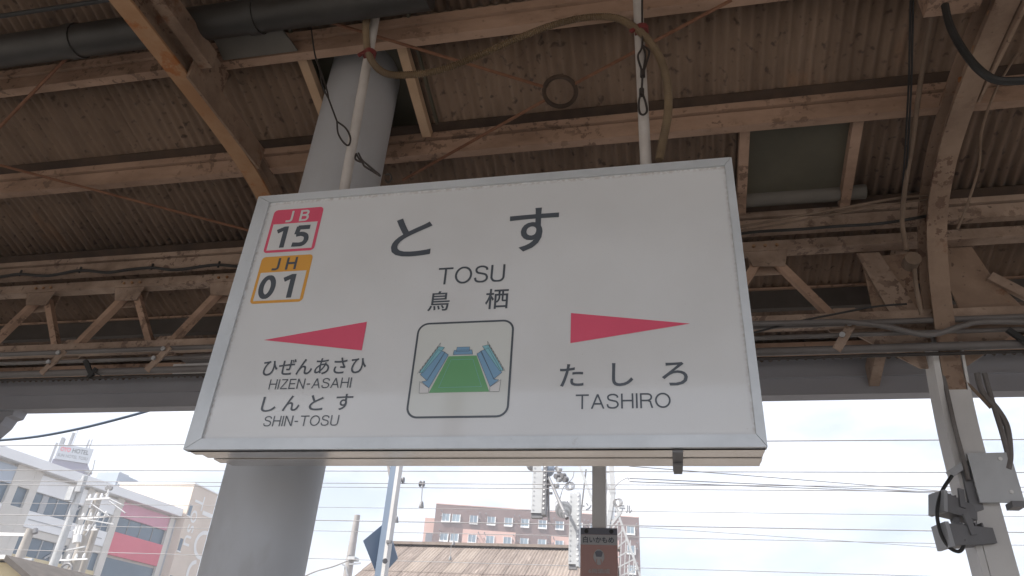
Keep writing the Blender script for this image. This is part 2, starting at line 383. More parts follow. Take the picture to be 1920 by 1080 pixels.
# bent steel frames (post and arm in one sweep)
PROF = [(4.11, -.02), (4.11, 1.2), (4.11, 2.6), (4.085, 3.12), (3.985, 3.56), (3.865, 3.87), (3.69, 4.13), (3.42, 4.295), (3.09, 4.385), (2.72, 4.425), (2.2, 4.435), (1.0, 4.435), (-1.6, 4.435)]
def sweep(mb, X, path, sect):
    """sweep section [(x, n)] (x across, n along the in-plane normal pointing outwards) along a Y-Z path"""
    m = len(path); k = len(sect); vs = []
    for i, p in enumerate(path):
        a = path[max(i - 1, 0)]; b = path[min(i + 1, m - 1)]
        d = (Vector((0, b[0] - a[0], b[1] - a[1]))).normalized()
        nrm = Vector((0, d.z, -d.y))
        for (sx, sn) in sect:
            vs.append(Vector((X + sx, p[0], p[1])) + nrm * sn)
    fs = []
    for i in range(m - 1):
        for q in range(k):
            fs.append((i * k + q, i * k + (q + 1) % k, (i + 1) * k + (q + 1) % k, (i + 1) * k + q))
    fs.append(tuple(range(k - 1, -1, -1))); fs.append(tuple((m - 1) * k + q for q in range(k)))
    return mb.add(vs, fs)
fine = [(p.y, p.z) for p in smooth_path([(0, a, b) for a, b in PROF], 5)]
flange = [(-.052, -.066), (.052, -.066), (.052, -.050), (-.052, -.050)]
web = [(-.010, -.0499), (.010, -.0499), (.010, .0499), (-.010, .0499)]
head = [(-.058, .050), (.058, .050), (.058, .070), (-.058, .070)]
for X in (-6.45, -2.44, 1.56, 5.57):
    fr = sweep(MB(), X, fine, flange).build('bent_frame', M['rustedge'] if X < 0 else M['steel'], canopy, True)
    sweep(MB(), X, fine, web).build('web', M['steel'], fr)
    sweep(MB(), X, fine, head).build('outer_flange', M['steel'], fr)
    low = [p for p in fine if p[1] < 3.55]
    sweep(MB(), X - .004, low, [(-.084, -.070), (-.0535, -.070), (-.0535, .072), (-.084, .072)]).build('side_channel', M['post'], fr)
    sweep(MB(), X - .004, low, [(.0605, -.072), (.075, -.072), (.075, .075), (.0605, .075)]).build('side_plate', M['post'], fr)
    sweep(MB(), X, [p for p in fine if p[1] < 3.30], [(-.056, -.0745), (.056, -.0745), (.056, -.0665), (-.056, -.0665)]).build('glare_plate', M['post'], fr)  # added pale cover, its grey paints the glare wash on the lower post
    # packing blocks between arm and purlins, splice plate with bolts
    for (Y, zt) in ((2.45, zr(2.45) - .155), (3.12, zr(3.12) - .17), (1.75, zr(1.75) - .155)):
        zb = 4.505 if Y < 3 else 4.36 + .075
        if zt - zb > .02:
            MB().box(X - .02, X + .055, Y - .12, Y + .08, zb, zt).build('packing_block', M['steel'], fr)
    MB().box(X + .060, X + .075, 2.25, 3.0, 4.34, 4.49).build('splice_plate', M['steel'], fr)
    for k in range(4):
        yb = 2.32 + .2 * k
        MB().tube([(X - .011, yb, 4.43), (X - .026, yb, 4.43)], .014, 8).build('bolt', M['rustedge'], fr)
    for zz in (3.2, 3.42):
        MB().tube([(X - .03, 4.035, zz), (X - .03, 4.018, zz)], .012, 8).build('bolt', M['rustedge'], fr)
    # rafter from girder to fascia beside the post
    MB().prism([(X - .10, 4.09, 4.23), (X - .10, 5.19, 3.875), (X - .10, 5.19, 3.72), (X - .10, 4.09, 4.12)], (.07, 0, 0)).build('eave_rafter', M['truss'], fr)
    # packing plate on the arm beside the ridge side (pale box on top of the arm)
    if X > 0 and X < 2:
        MB().box(X - .30, X - .075, 2.28, 2.50, 4.43, 4.56).build('packing_box', M['beige'], fr)
    if X < -2 and X > -3:
        MB().box(X + .080, X + .15, 1.85, 2.30, 4.45, 4.56).build('packing_box', M['steel'], fr)
# longitudinal girder (truss) between the posts
girder = MB().box(-22, 20, 3.975, 4.045, 4.150, 4.228).build('truss_girder', M['truss'], canopy)
MB().box(-22, 20, 3.955, 3.974, 4.145, 4.165).build('top_chord_lip', M['truss'], girder)
MB().box(-22, 20, 3.975, 4.045, 3.615, 3.69).build('bottom_chord', M['truss'], girder)
MB().box(-22, 20, 3.950, 3.974, 3.612, 3.630).build('bottom_chord_lip', M['truss'], girder)
tops = [-6.35, -5.54, -4.73, -3.93, -3.12, -1.75, -.94, -.13, .68, 2.4, 3.2]
bots = [-5.94, -5.13, -4.33, -3.53, -2.75, -1.34, -.53, .28, 1.09, 2.8, 3.6]
for i, a in enumerate(tops):
    MB().box(a - .10, a + .10, 4.047, 4.056, 4.02, 4.16).build('gusset', M['truss'], girder)
    MB().prism([(a - .13, 3.965, 4.15), (a + .13, 3.965, 4.15), (a + .10, 3.965, 4.03), (a - .09, 3.965, 4.04)], (0, .008, 0)).build('gusset', M['truss'], girder)
    for bx in (-.07, 0, .07):
        MB().tube([(a + bx, 3.962, 4.19), (a + bx, 3.974, 4.19)], .010, 6).build('bolt', M['rustedge'], girder)
    if i < 9 or True:
        MB().bar((a + .05, 4.01, 4.10), (bots[i] - .07, 4.01, 3.66), .045, .05, (0, 1, 0)).build('diagonal', M['beige'], girder)
        lb = bots[i - 1] if i else a - .4
        if abs(lb - a) < .7:
            MB().bar((a - .05, 4.012, 4.10), (lb + .07, 4.012, 3.66), .045, .05, (0, 1, 0)).build('diagonal', M['beige'], girder)
for b in bots:
    MB().prism([(b - .14, 4.048, 3.66), (b - .06, 4.048, 3.76), (b + .06, 4.048, 3.76), (b + .14, 4.048, 3.66), (b + .1, 4.048, 3.60), (b - .1, 4.048, 3.60)], (0, .008, 0)).build('gusset', M['truss'], girder)
# gusset plates at the posts
for X in (-2.44, 1.56):
    MB().prism([(X - .50, 4.058, 3.632), (X + .50, 4.058, 3.632), (X + .10, 4.058, 3.36), (X - .13, 4.058, 3.36)], (0, .010, 0)).build('knee_plate', M['truss'], girder)
    MB().prism([(X - .33, 4.060, 4.15), (X - .20, 4.060, 4.15), (X - .05, 4.060, 3.69), (X - .21, 4.060, 3.69)], (0, .010, 0)).build('strut_plate', M['truss'], girder)
    MB().prism([(X + .10, 4.058, 4.15), (X + .32, 4.058, 4.15), (X + .38, 4.058, 3.92), (X + .50, 4.058, 3.69), (X + .16, 4.058, 3.69)], (0, .010, 0)).build('strut_plate', M['steel'], girder)
    MB().bar((X + .36, 4.05, 3.93), (X + .68, 4.05, 3.65), .06, .03, (0, 1, 0)).build('knee_strut', M['truss'], girder)
    MB().box(X - .30, X - .02, 4.085, 4.10, 3.64, 4.14).build('back_plate', M['steel'], girder)

# framed flat panels under the sheets
def framed_panel(x0, x1, y0, y1, skew=0.0):
    d = .035
    pan = MB().prism([(x0, y0, zr(y0) - d), (x1, y0, zr(y0) - d), (x1, y1, zr(y1) - d), (x0, y1, zr(y1) - d)], (0, 0, .02)).build('roof_panel', M['olive'], canopy)
    for x in (x0, x1):
        MB().bar((x, y0, zr(y0) - d - .034), (x, y1, zr(y1) - d - .034), .055, .06).build('batten', M['wood'] if x0 < 0 else M['beige'], pan)
hood = MB().prism([(-2.02, 2.30, zr(2.30) + .17), (-1.25, 2.30, zr(2.30) + .17), (-1.25, 3.2, zr(3.2) + .17), (-2.02, 3.2, zr(3.2) + .17)], (0, 0, .02)).build('roof_panel', M['olive'], canopy)
for x in (-1.99, -1.28):
    MB().prism([(x, 2.30, zr(2.30) + .0), (x, 3.2, zr(3.2) + .0), (x, 3.2, zr(3.2) + .169), (x, 2.30, zr(2.30) + .169)], (.015, 0, 0)).build('hood_side', M['olive'], hood)
MB().box(-1.974, -1.281, 2.50, 2.52, zr(2.5) - .0, zr(2.5) + .165).build('hood_side', M['olive'], hood)
MB().box(-1.974, -1.281, 3.17, 3.19, zr(3.18) - .0, zr(3.18) + .165).build('hood_side', M['olive'], hood)
for x in (-1.94, -1.335):
    MB().bar((x, 2.52, zr(2.52) - .040), (x, 3.09, zr(3.09) - .040), .055, .06).build('batten', M['wood'], hood)
framed_panel(.53, 1.13, 3.20, 3.78)
MB().prism([(-2.36, 2.30, 4.700), (-1.945, 2.30, 4.700), (-1.90, 2.428, 4.658), (-2.36, 2.428, 4.658)], (0, 0, .012)).build('cover_board', M['greyboard'], canopy)
# near-side posts and longitudinal beam carrying the arms
MB().box(-22, 20, -1.5, -1.38, 4.24, 4.36).build('edge_beam', M['steel'], canopy)
for X in (-10.5, 9.6):
    MB().box(X - .06, X + .06, -1.5, -1.38, 0, 4.24).build('post', M['post'], canopy)

# ---- wind braces with ring, under the roof
def rod(mb, p, q, r=.0095):
    return mb.tube([p, q], r, 6)
rc = inroof(1050, 172, .22)
br = thing('ring_brace', 'rusty thin brace rods meeting in an iron ring under the roof', 'brace', rc)
e1 = Vector((1, 0, 0)); e2 = Vector((0, 1, -.32)).normalized()
MB().tube([rc + (e1 * math.cos(a) + e2 * math.sin(a)) * .088 for a in [2 * math.pi * k / 28 for k in range(28)]], .0125, 8, closed=True).build('ring', M['shade_and_ring'], br, True)
for (px, py) in ((580, 30), (1372, 0), (755, 338)):
    q = inroof(px, py, .22); d = (q - rc).normalized()
    rod(MB(), rc + d * .085, q).build('rod', M['rustrod'], br, True)
b2 = thing('cross_brace', 'rusty thin brace rods crossing below the purlins left of the sign', 'brace', inroof(-60, 290, .22))
rod(MB(), inroof(-60, 294, .22), inroof(470, 433, .22), .009).build('rod', M['rustrod'], b2, True)
rod(MB(), inroof(-60, 300, .24), inroof(150, 82, .24), .010).build('rod', M['rustrod'], b2, True)

# ================================================================== COLUMN AND STATION SIGN
cc = thing('round_column', 'thick smooth grey round column rising behind the station sign', 'column', (-1.685, 2.83, 0))
def ring_pts(cx, cy, z, r, n=48): return [(cx + r * math.cos(2 * math.pi * k / n), cy + r * math.sin(2 * math.pi * k / n), z) for k in range(n)]
n = 64; zs = [0, 2.0, 3.2, 5.0]
mb = MB(); mb.add([p for z in zs for p in ring_pts(-1.685, 2.83, z, .208, n)], [(i * n + k, i * n + (k + 1) % n, (i + 1) * n + (k + 1) % n, (i + 1) * n + k) for i in range(len(zs) - 1) for k in range(n)])
mb.build('shaft', M['concrete'], cc, True)
mb = MB(); mb.add([p for z in (0, .06) for p in ring_pts(-1.685, 2.83, z, .26, n)], [(k, (k + 1) % n, n + (k + 1) % n, n + k) for k in range(n)] + [tuple(range(n, 2 * n))]); mb.build('base_collar', M['concrete'], cc)

sign = thing('station_sign', 'white hanging station name sign with aluminium frame lettered TOSU', 'station sign', (-.70, 2.3, SZ0))
DEP = .215
FW = .052
case = MB().box(SX0 + .075, SX1 - .006, SY + .012, SY + DEP - .004, SZ0 + .012, SZ1 - .01).build('case', M['alu'], sign)
ys = [SY + .014, SY + .064, SY + .070, SY + .112, SY + .118, SY + .166, SY + .172, SY + DEP]
for a, b, dz in ((0, 1, 0), (2, 3, .003), (4, 5, .0), (6, 7, .004)):
    MB().box(SX0 + .010 + .010 * a, SX1 - .004, ys[a], ys[b], SZ0 + dz, SZ0 + .0115).build('underside_strip', M['under'], case)
MB().box(.020, .052, SY + .02, SY + .225, SZ0 - .010, SZ0 - .001).build('latch', M['lampgrey'], case)
MB().box(.022, .050, SY + .13, SY + .232, SZ0 - .018, SZ0 - .0105).build('latch_tongue', M['lampgrey'], case)
# mitred frame
i0, i1, j0, j1 = SX0 + .060, SX1 - .028, SZ0 + .040, SZ1 - .036
def mitre(a, b, c, d, nm='frame_bar'):
    return MB().prism([(p[0], SY, p[1]) for p in (a, b, c, d)], (0, .03, 0)).build(nm, M['alu'], sign)
g = .0012
mitre((SX0 + g, SZ1), (SX1 - g, SZ1), (i1 - g, j1), (i0 + g, j1)); mitre((SX0 + g, SZ0), (i0 + g, j0), (i1 - g, j0), (SX1 - g, SZ0))
mitre((SX0, SZ0 + g), (SX0, SZ1 - g), (i0, j1 - g), (i0, j0 + g)); mitre((SX1, SZ0 + g), (i1, j0 + g), (i1, j1 - g), (SX1, SZ1 - g))
MB().box(i0 - .01, i1 + .01, SY + .0101, SY + .0115, j0 - .01, j1 + .01).build('face_panel', M['face'], sign)
YF = SY + .0101
UX, UZ = Vector((1, 0, 0)), Vector((0, 0, 1))
def stext(body, x0, x1, z0, z1, m='ink', bold=.0, lift=.0016, nm='lettering', shear=0):
    return text(body, nm, M[m], sign, (x0, YF - lift, z0), UX, UZ, x1 - x0, z1 - z0, bold, shear=shear)
def plate(pts, m, lift, nm):
    return MB().add([(x, YF - lift, z) for x, z in pts], [tuple(range(len(pts)))]).build(nm, M[m], sign)
def rrect(x0, x1, z0, z1, r, n=6):
    out = []
    for cx, cz, a0 in ((x1 - r, z1 - r, 0), (x0 + r, z1 - r, 90), (x0 + r, z0 + r, 180), (x1 - r, z0 + r, 270)):
        for k in range(n + 1):
            a = R(a0 + 90 * k / n); out.append((cx + r * math.cos(a), cz + r * math.sin(a)))
    return out
GLYPH = {
 'T': (.78, [[(0, .94), (.78, .94)], [(.39, .94), (.39, 0)]]), 'I': (.12, [[(.06, 0), (.06, 1)]]),
 'H': (.74, [[(.06, 0), (.06, 1)], [(.68, 0), (.68, 1)], [(.06, .52), (.68, .52)]]),
 'E': (.64, [[(.06, 0), (.06, 1)], [(.06, .945), (.62, .945)], [(.06, .52), (.58, .52)], [(.06, .055), (.64, .055)]]),
 'N': (.74, [[(.06, 0), (.06, 1)], [(.68, 0), (.68, 1)], [(.08, .97), (.66, .03)]]),
 'Z': (.68, [[(.05, .945), (.62, .945)], [(.60, .93), (.06, .07)], [(.03, .055), (.68, .055)]]),
 'A': (.80, [[(.05, 0), (.40, .98)], [(.75, 0), (.40, .98)], [(.18, .34), (.62, .34)]]),
 'U': (.74, [[(.06, 1), (.06, .36), (.08, .20), (.18, .08), (.37, .045), (.56, .08), (.66, .20), (.68, .36), (.68, 1)]]),
 'O': (.90, 'ELL'), '0': (.70, 'ELL'),
 'S': (.72, [[(.65, .73), (.60, .87), (.37, .955), (.14, .88), (.085, .74), (.16, .60), (.37, .535), (.58, .46), (.665, .28), (.58, .11), (.36, .045), (.12, .11), (.05, .30)]]),
 'R': (.74, [[(.06, 0), (.06, 1)], [(.06, .945), (.44, .945), (.60, .88), (.66, .73), (.60, .58), (.44, .51), (.06, .51)], [(.46, .51), (.60, .42), (.63, .25), (.70, 0)]]),
 'B': (.66, [[(.09, 0), (.09, 1)], [(.09, .92), (.40, .92), (.53, .85), (.55, .73), (.50, .60), (.38, .54), (.09, .54)], [(.38, .54), (.54, .46), (.58, .30), (.52, .14), (.38, .085), (.09, .085)]]),
 'J': (.50, [[(.38, 1), (.38, .30), (.34, .14), (.20, .075), (.02, .10)]]),
 '1': (.50, [[(.37, 0), (.37, 1)], [(.34, .93), (.05, .77)]]),
 '5': (.66, [[(.13, .90), (.62, .90)], [(.17, .95), (.13, .58)], [(.12, .56), (.34, .59), (.52, .50), (.57, .32), (.50, .15), (.32, .09), (.04, .11)]]),
 '-': (.44, [[(.06, .45), (.38, .45)]])}
def letters(body, x0, x1, z0, z1, m='ink', sw=.11, gap=.12, lift=.0016):
    ws = [GLYPH[c][0] for c in body]; tot = sum(ws) + gap * (len(body) - 1); kx = (x1 - x0) / tot; kz = z1 - z0; x = 0; nst = 0
    for c, w in zip(body, ws):
        mb = MB(); st = GLYPH[c][1]
        if st == 'ELL': st = [[(w / 2 + (w / 2 - sw / 2) * math.cos(R(q)), .5 + (.5 - sw / 2 * .9) * math.sin(R(q))) for q in range(90, 451, 10)]]
        for k, pl_ in enumerate(st):
            P = [Vector((x0 + (x + a) * kx, 0, z0 + b * kz)) for a, b in pl_]
            if len(P) > 4 and len(P) < 30: P = smooth_path(P, 5)
            vs = []
            for i, p in enumerate(P):
                d = (P[min(i + 1, len(P) - 1)] - P[max(i - 1, 0)]).normalized()
                if len(pl_) > 30 and i in (0, len(P) - 1): d = Vector((-1, 0, 0))
                nn_ = Vector((-d.z, 0, d.x)) * (sw * kz / 2)
                for q in (p - nn_, p + nn_): vs.append((q.x, YF - lift - .00006 * k, min(max(q.z, z0), z1)))
            mb.add(vs, [(2 * i, 2 * i + 1, 2 * i + 3, 2 * i + 2) for i in range(len(P) - 1)])
        mb.build('lettering', M[m], sign); x += w + gap
stext('と', -1.035, -.8663, 3.0876, 3.2759, bold=.011)
stext('す', -.5547, -.3599, 3.078, 3.2799, bold=.011)
letters('TOSU', -.8211, -.5582, 2.9502, 3.0256)
stext('鳥', -.8465, -.7625, 2.8367, 2.9213, bold=.009)
stext('栖', -.6249, -.5383, 2.834, 2.9198, bold=.009)
stext('ひぜんあさひ', -1.4654, -1.051, 2.5927, 2.6581, bold=.009)
letters('HIZEN-ASAHI', -1.4221, -1.0965, 2.5377, 2.5775)
for ch, x0, x1, z0, z1 in (('し', -1.4324, -1.374, 2.4509, 2.509), ('ん', -1.3470, -1.2815, 2.4525, 2.512), ('と', -1.2440, -1.1900, 2.4535, 2.5125), ('す', -1.1430, -1.0787, 2.4530, 2.514)):
    stext(ch, x0, x1, z0, z1, bold=.009)
letters('SHIN-TOSU', -1.4073, -1.1183, 2.3959, 2.4349)
stext('た', -.3398, -.259, 2.5229, 2.6055, bold=.009)
stext('し', -.1641, -.0939, 2.521, 2.6045, bold=.009)
stext('ろ', -.0011, .082, 2.519, 2.602, bold=.009)
letters('TASHIRO', -.2844, .0233, 2.4427, 2.4945)
plate([(-1.4927, 2.743), (-1.0795, 2.6845), (-1.0795, 2.8035)], 'crimson', .0015, 'arrow')
plate([(.1016, 2.743), (-.3058, 2.8035), (-.3058, 2.6848)], 'crimson', .0015, 'arrow')
for (m1, x0, x1, z0, z1, hz, hd, num, hcol, hb, nb) in (('crimson', -1.602, -1.372, 3.149, 3.370, 3.294, 'JB', '15', 'printwhite', (-1.5374, -1.4309, 3.3010, 3.3590), (-1.5661, -1.4086, 3.1710, 3.2785)),
                                                      ('orange', -1.5985, -1.3690, 2.907, 3.129, 3.0515, 'JH', '01', 'ink', (-1.5415, -1.4349, 3.0600, 3.1190), (-1.575, -1.417, 2.9266, 3.0370))):
    plate(rrect(x0, x1, z0, z1, .018), m1, .0010, 'line_badge')
    plate([(x0 + .013, z0 + .012), (x1 - .013, z0 + .012), (x1 - .013, hz), (x0 + .013, hz)], 'printwhite', .0016, 'badge_field')
    for ch, xa, xb in ((hd[0], hb[0], hb[0] + .036), (hd[1], hb[1] - .044, hb[1])):
        letters(ch, xa, xb, hb[2], hb[3], m=hcol, sw=.17, lift=.0022)
    letters(num[0], nb[0], nb[0] + (.058 if num == '15' else .072), nb[2], nb[3], sw=.20, lift=.0022)
    letters(num[1], nb[1] - (.074 if num == '15' else .060), nb[1], nb[2], nb[3], sw=.20, lift=.0022)
# pictogram of the football ground
IX0, IX1, IZ0, IZ1 = -.8735, -.5095, 2.4180, 2.7880
mb = MB(); o_ = rrect(IX0, IX1, IZ0, IZ1, .042, 8); i_ = rrect(IX0 + .0075, IX1 - .0075, IZ0 + .0075, IZ1 - .0075, .0345, 8); k = len(o_)
mb.add([(x, YF - .0015, z) for x, z in o_ + i_], [(q, (q + 1) % k, k + (q + 1) % k, k + q) for q in range(k)]); mb.build('pictogram_border', M['ink'], sign)
plate(rrect(IX0 + .005, IX1 - .005, IZ0 + .005, IZ1 - .005, .038, 8), 'iconbg', .0009, 'pictogram_ground')
def outline(pts, nm, w=.0011, lift=.0026, m='ink'):
    mb = MB()
    for q in range(len(pts)):
        a = Vector((pts[q][0], 0, pts[q][1])); b = Vector((pts[(q + 1) % len(pts)][0], 0, pts[(q + 1) % len(pts)][1]))
        if (b - a).length < 1e-5: continue
        d = (b - a).normalized(); s_ = Vector((-d.z, 0, d.x)) * (w / 2)
        mb.add([(p.x, YF - lift, p.z) for p in (a - s_, b - s_, b + s_, a + s_)], [(0, 1, 2, 3)])
    return mb.build(nm, M[m], sign)
cxm = -.6905
def sym(pts): return [(2 * cxm - x, z) for x, z in pts]
pit = [(-.742, 2.649), (-.639, 2.649), (-.582, 2.511), (-.799, 2.511)]
plate(pit, 'pitch', .0017, 'pitch_print')
outline([(-.7656, 2.53), (-.731, 2.635), (-.651, 2.635), (-.611, 2.53)], 'pitch_line', .0010, .0021, 'tealprint')
lowL = [(-.8117, 2.5569), (-.758, 2.6653), (-.7426, 2.6547), (-.8002, 2.5286), (-.8302, 2.5535)]
midL = [(-.8385, 2.5806), (-.7833, 2.6764), (-.7556, 2.6653), (-.8117, 2.5569)]
rofL = [(-.8443, 2.5881), (-.7824, 2.6891), (-.7602, 2.6847), (-.8299, 2.5877)]
basL = [(-.8374, 2.5537), (-.8002, 2.5286), (-.8002, 2.5104), (-.8340, 2.5104)]
for pts, m_, lf in ((lowL, 'blueprint', .0017), (midL, 'blueprint', .0019), (rofL, 'tealprint', .0021), (basL, 'printwhite', .0017)):
    for P_ in (pts, sym(pts)):
        plate(P_ if P_ is pts else P_[::-1], m_, lf, 'stand_print'); outline(P_, 'stand_outline')
for pts in ([(-.7259, 2.6541), (-.7239, 2.6717), (-.6575, 2.6712), (-.6535, 2.6541)], [(-.7152, 2.6664), (-.7137, 2.6838), (-.667, 2.6835), (-.6664, 2.6664)]):
    plate(pts, 'blueprint', .0018 if pts[0][1] < 2.66 else .0022, 'stand_print'); outline(pts, 'stand_outline')
for sgn in (0, 1):
    mb = MB()
    for q in range(9):
        t = q / 8; x = -.8443 + .062 * t; z = 2.5881 + .101 * t
        tri = [(x - .006, z - .004), (x + .004, z + .014), (x + .003, z + .002)]
        if sgn: tri = sym(tri)
        for a, b in ((0, 1), (1, 2)):
            pa, pb = Vector((tri[a][0], 0, tri[a][1])), Vector((tri[b][0], 0, tri[b][1])); d = (pb - pa).normalized(); s_ = Vector((-d.z, 0, d.x)) * .0005
            mb.add([(p.x, YF - .0026, p.z) for p in (pa - s_, pb - s_, pb + s_, pa + s_)], [(0, 1, 2, 3)])
    mb.build('stand_outline', M['ink'], sign)

# hanger pipes, conduit, wires
YH = 2.31
def pipe_thing(name, label, pts, r, m, cat='pipe', n=10, group=None):
    pts = [Vector(p) for p in pts]
    o = thing(name, label, cat, pts[0], group)
    return o, MB().tube(pts, r, n).build(cat if cat != name else 'run', m, o, True)
hl, _ = pipe_thing('hanger_pipe', 'pale hanger pipe above the left end of the station sign', [(-1.352, YH, SZ1 - .005), (-1.405, YH, zr(YH) + .01)], .0235, M['whitepipe'], 'hanger pipe', 14)
MB().tube([(-1.3515, YH, SZ1), (-1.352, YH, SZ1 + .012)], .045, 16).build('flange', M['whitepipe'], hl, True)
hr, _ = pipe_thing('hanger_pipe', 'pale hanger pipe above the right part of the station sign with wire loops', [(-.022, YH, SZ1 - .005), (-.026, YH, zr(YH) + .01)], .0235, M['whitepipe'], 'hanger pipe', 14)
MB().tube([(-.022, YH, SZ1), (-.022, YH, SZ1 + .012)], .045, 16).build('flange', M['whitepipe'], hr, True)
fl = thing('flexible_conduit', 'beige ribbed flexible conduit drooping between the two hanger pipes', 'conduit', at(690, 105, YH - .05))
pth = smooth_path([at(x, y, YH - .045) for x, y in ((700, -60), (690, 0), (686, 60), (694, 108), (722, 137), (770, 140), (830, 130), (900, 103), (970, 72), (1040, 46), (1100, 33), (1150, 33), (1185, 48), (1215, 75), (1240, 115), (1252, 165), (1252, 215), (1242, 270), (1236, 300))], 40)
# resample and rib
L = [0.0]
for q in range(1, len(pth)): L.append(L[-1] + (pth[q] - pth[q - 1]).length)
step = .0052; out = []; q = 0; s_ = 0.0
while s_ < L[-1]:
    while L[q + 1] < s_: q += 1
    out.append(pth[q].lerp(pth[q + 1], (s_ - L[q]) / max(1e-9, L[q + 1] - L[q]))); s_ += step
MB().tube(out, [.0155 + (.0030 if k % 2 else -.0014) for k in range(len(out))], 10).build('ribbed_hose', M['flex'], fl, True)
for (px, py) in ((693, 103), (1203, 58)):
    c0 = at(px, py, YH - .03)
    MB().tube([c0 + Vector((0, 0, -.012)), c0 + Vector((0, 0, .018))], .033, 12).build('red_tape_wrap', M['redtape'], fl, True)
    MB().bar(c0 + Vector((-.05, -.02, -.02)), c0 + Vector((-.015, -.02, .005)), .018, .010, (0, 1, 0)).build('tape_end', M['redtape'], fl)

def loops(name, label, Y, pts, r=.0045, extra=()):
    o = thing(name, label, 'wire', at(*pts[0], Y))
    MB().tube(smooth_path([at(x, y, Y) for x, y in pts], 6), r, 6).build('strand', M['wire'], o, True)
    for e in extra:
        MB().tube(smooth_path([at(x, y, Y) for x, y in e], 6), r, 6).build('strand', M['wire'], o, True)
    return o
YW = YH - .05
w1 = loops('safety_wire', 'black looped safety wire hanging along the right hanger pipe', YW, [(1204, -30), (1204, 30), (1204, 85), (1196, 105), (1202, 128), (1205, 140)], .005,
      [[(1204, 85), (1217, 96), (1212, 118), (1205, 140)], [(1206, 88), (1210, 105), (1205, 140)], [(1205, 138), (1203, 172)], [(1203, 172), (1198, 190), (1199, 210), (1206, 215), (1213, 208), (1210, 190), (1203, 172)]])
for y_ in (138, 173):
    MB().tube([at(1205 if y_ < 150 else 1203, y_ - 6, YW), at(1205 if y_ < 150 else 1203, y_ + 6, YW)], .011, 8).build('ferrule', M['wire'], w1)
w2 = loops('safety_wire', 'black looped safety wire slanting in front of the round column', YW, [(582, 40), (590, 100), (600, 130), (612, 165), (616, 185)], .0045,
      [[(600, 128), (604, 160), (616, 185)], [(616, 185), (632, 228)], [(632, 228), (634, 250), (645, 268), (654, 272), (657, 258), (648, 240), (632, 228)]])
w3 = loops('safety_wire', 'short twisted wire end beside the left hanger pipe above the sign', YW, [(668, 288), (672, 296), (680, 306), (684, 312), (700, 322), (713, 330)], .0045,
      [[(672, 287), (679, 300), (690, 310), (712, 328)], [(668, 288), (666, 298), (676, 304)], [(722, 328), (731, 327), (734, 335), (728, 342), (723, 338)]])

# ================================================================== PIPES AND CABLES UNDER THE ROOF
def run_x(name, label, Y, z, x0, x1, r, m, cat='conduit', n=10, sag=0):
    o = thing(name, label, cat, (x0, Y, z))
    MB().tube([(x0 + (x1 - x0) * k / 12, Y, z - sag * math.sin(math.pi * k / 12)) for k in range(13)], r, n).build('run', m, o, True)
    return o
dp = run_x('drain_pipe', 'thick dark pipe running under the roof at the top left', 2.15, 4.625, -9, -1.04, .088, M['ductpipe'], 'pipe', 18)
for x in (-3.1, -2.0):
    MB().tube([(x - .03, 2.15, 4.625), (x + .03, 2.15, 4.625)], .096, 18).build('coupling', M['ductpipe'], dp, True)
thin = run_x('cable', 'thin black cable stretched across the sheets in the top left corner', 1.92, 4.60, -8, -2.50, .012, M['black'], 'cable')
c1 = run_x('conduit', 'grey conduit along the lower girder chord, upper of the pair', 3.93, 1.6 + .508 * 3.93, -9, 8, .017, M['conduit'])
c2 = run_x('conduit', 'grey conduit along the lower girder chord, lower of the pair', 3.93, 1.6 + .489 * 3.93, -9, 8, .013, M['conduit'])
c3 = run_x('conduit', 'thick grey pipe hung below the girder in front of the eave', 3.93, 1.6 + .466 * 3.93, -9, 8, .024, M['conduit'])
c4 = run_x('conduit', 'dark thin cable lying on the pipe below the girder', 3.90, 1.6 + .455 * 3.90, -9, 8, .010, M['wire'])
for x in (-4.98, -3.93, -2.9, 1.90):
    cl = MB().bar((x - .055, 3.885, 3.50), (x + .05, 3.885, 3.38), .03, .022, (0, 1, 0)).build('pipe_clamp', M['black'], c3)
    MB().bar((x + .02, 3.885, 3.37), (x + .06, 3.885, 3.44), .02, .02, (0, 1, 0)).build('pipe_clamp', M['black'], c3)
    MB().bar((x + .06, 3.885, 3.41), (x + .16, 3.885, 3.36), .008, .008, (0, 1, 0)).build('clamp_tail', M['wire'], c3)
for x in (-4.28, -3.42, 1.03):
    br_ = MB().bar((x + .06, 3.91, 3.60), (x - .06, 3.91, 3.42), .05, .012, (0, 1, 0)).build('hanger_bracket', M['truss'], c1)
    for dx, dz in ((.03, 0), (-.02, -.07)):
        MB().tube([(x + dx, 3.895, 3.575 + dz), (x + dx, 3.882, 3.575 + dz)], .016, 8).build('bolt', M['galv'], c1)
# wavy cable tied along the girder's upper chord
wv = thing('cable', 'wavy black cable tied along the girder left of the sign', 'cable', (-6, 3.83, 4.33))
pts = [at(x, y, 3.83) for x, y in ((-120, 535), (-60, 525), (0, 519), (38, 514), (90, 517), (150, 507), (200, 511), (240, 506), (285, 502), (330, 506), (400, 497), (440, 499), (480, 502), (600, 497))]
MB().tube(smooth_path(pts, 6), .011, 8).build('run', M['black'], wv, True)
for (x, y) in ((38, 513), (150, 507), (285, 501), (410, 497)):
    p = at(x, y, 3.83); MB().tube([p + Vector((0, 0, -.02)), p + Vector((0, 0, .03))], .008, 6).build('tie', M['black'], wv)
def cab(name, label, Y, pts, r, m='black', cat='cable', n=8):
    Ys = Y if isinstance(Y, (list, tuple)) else [Y] * len(pts)
    P = [at(x, y, yy) for (x, y), yy in zip(pts, Ys)]
    o = thing(name, label, cat, P[0])
    MB().tube(smooth_path(P, 6), r, n).build('run', M[m], o, True); return o
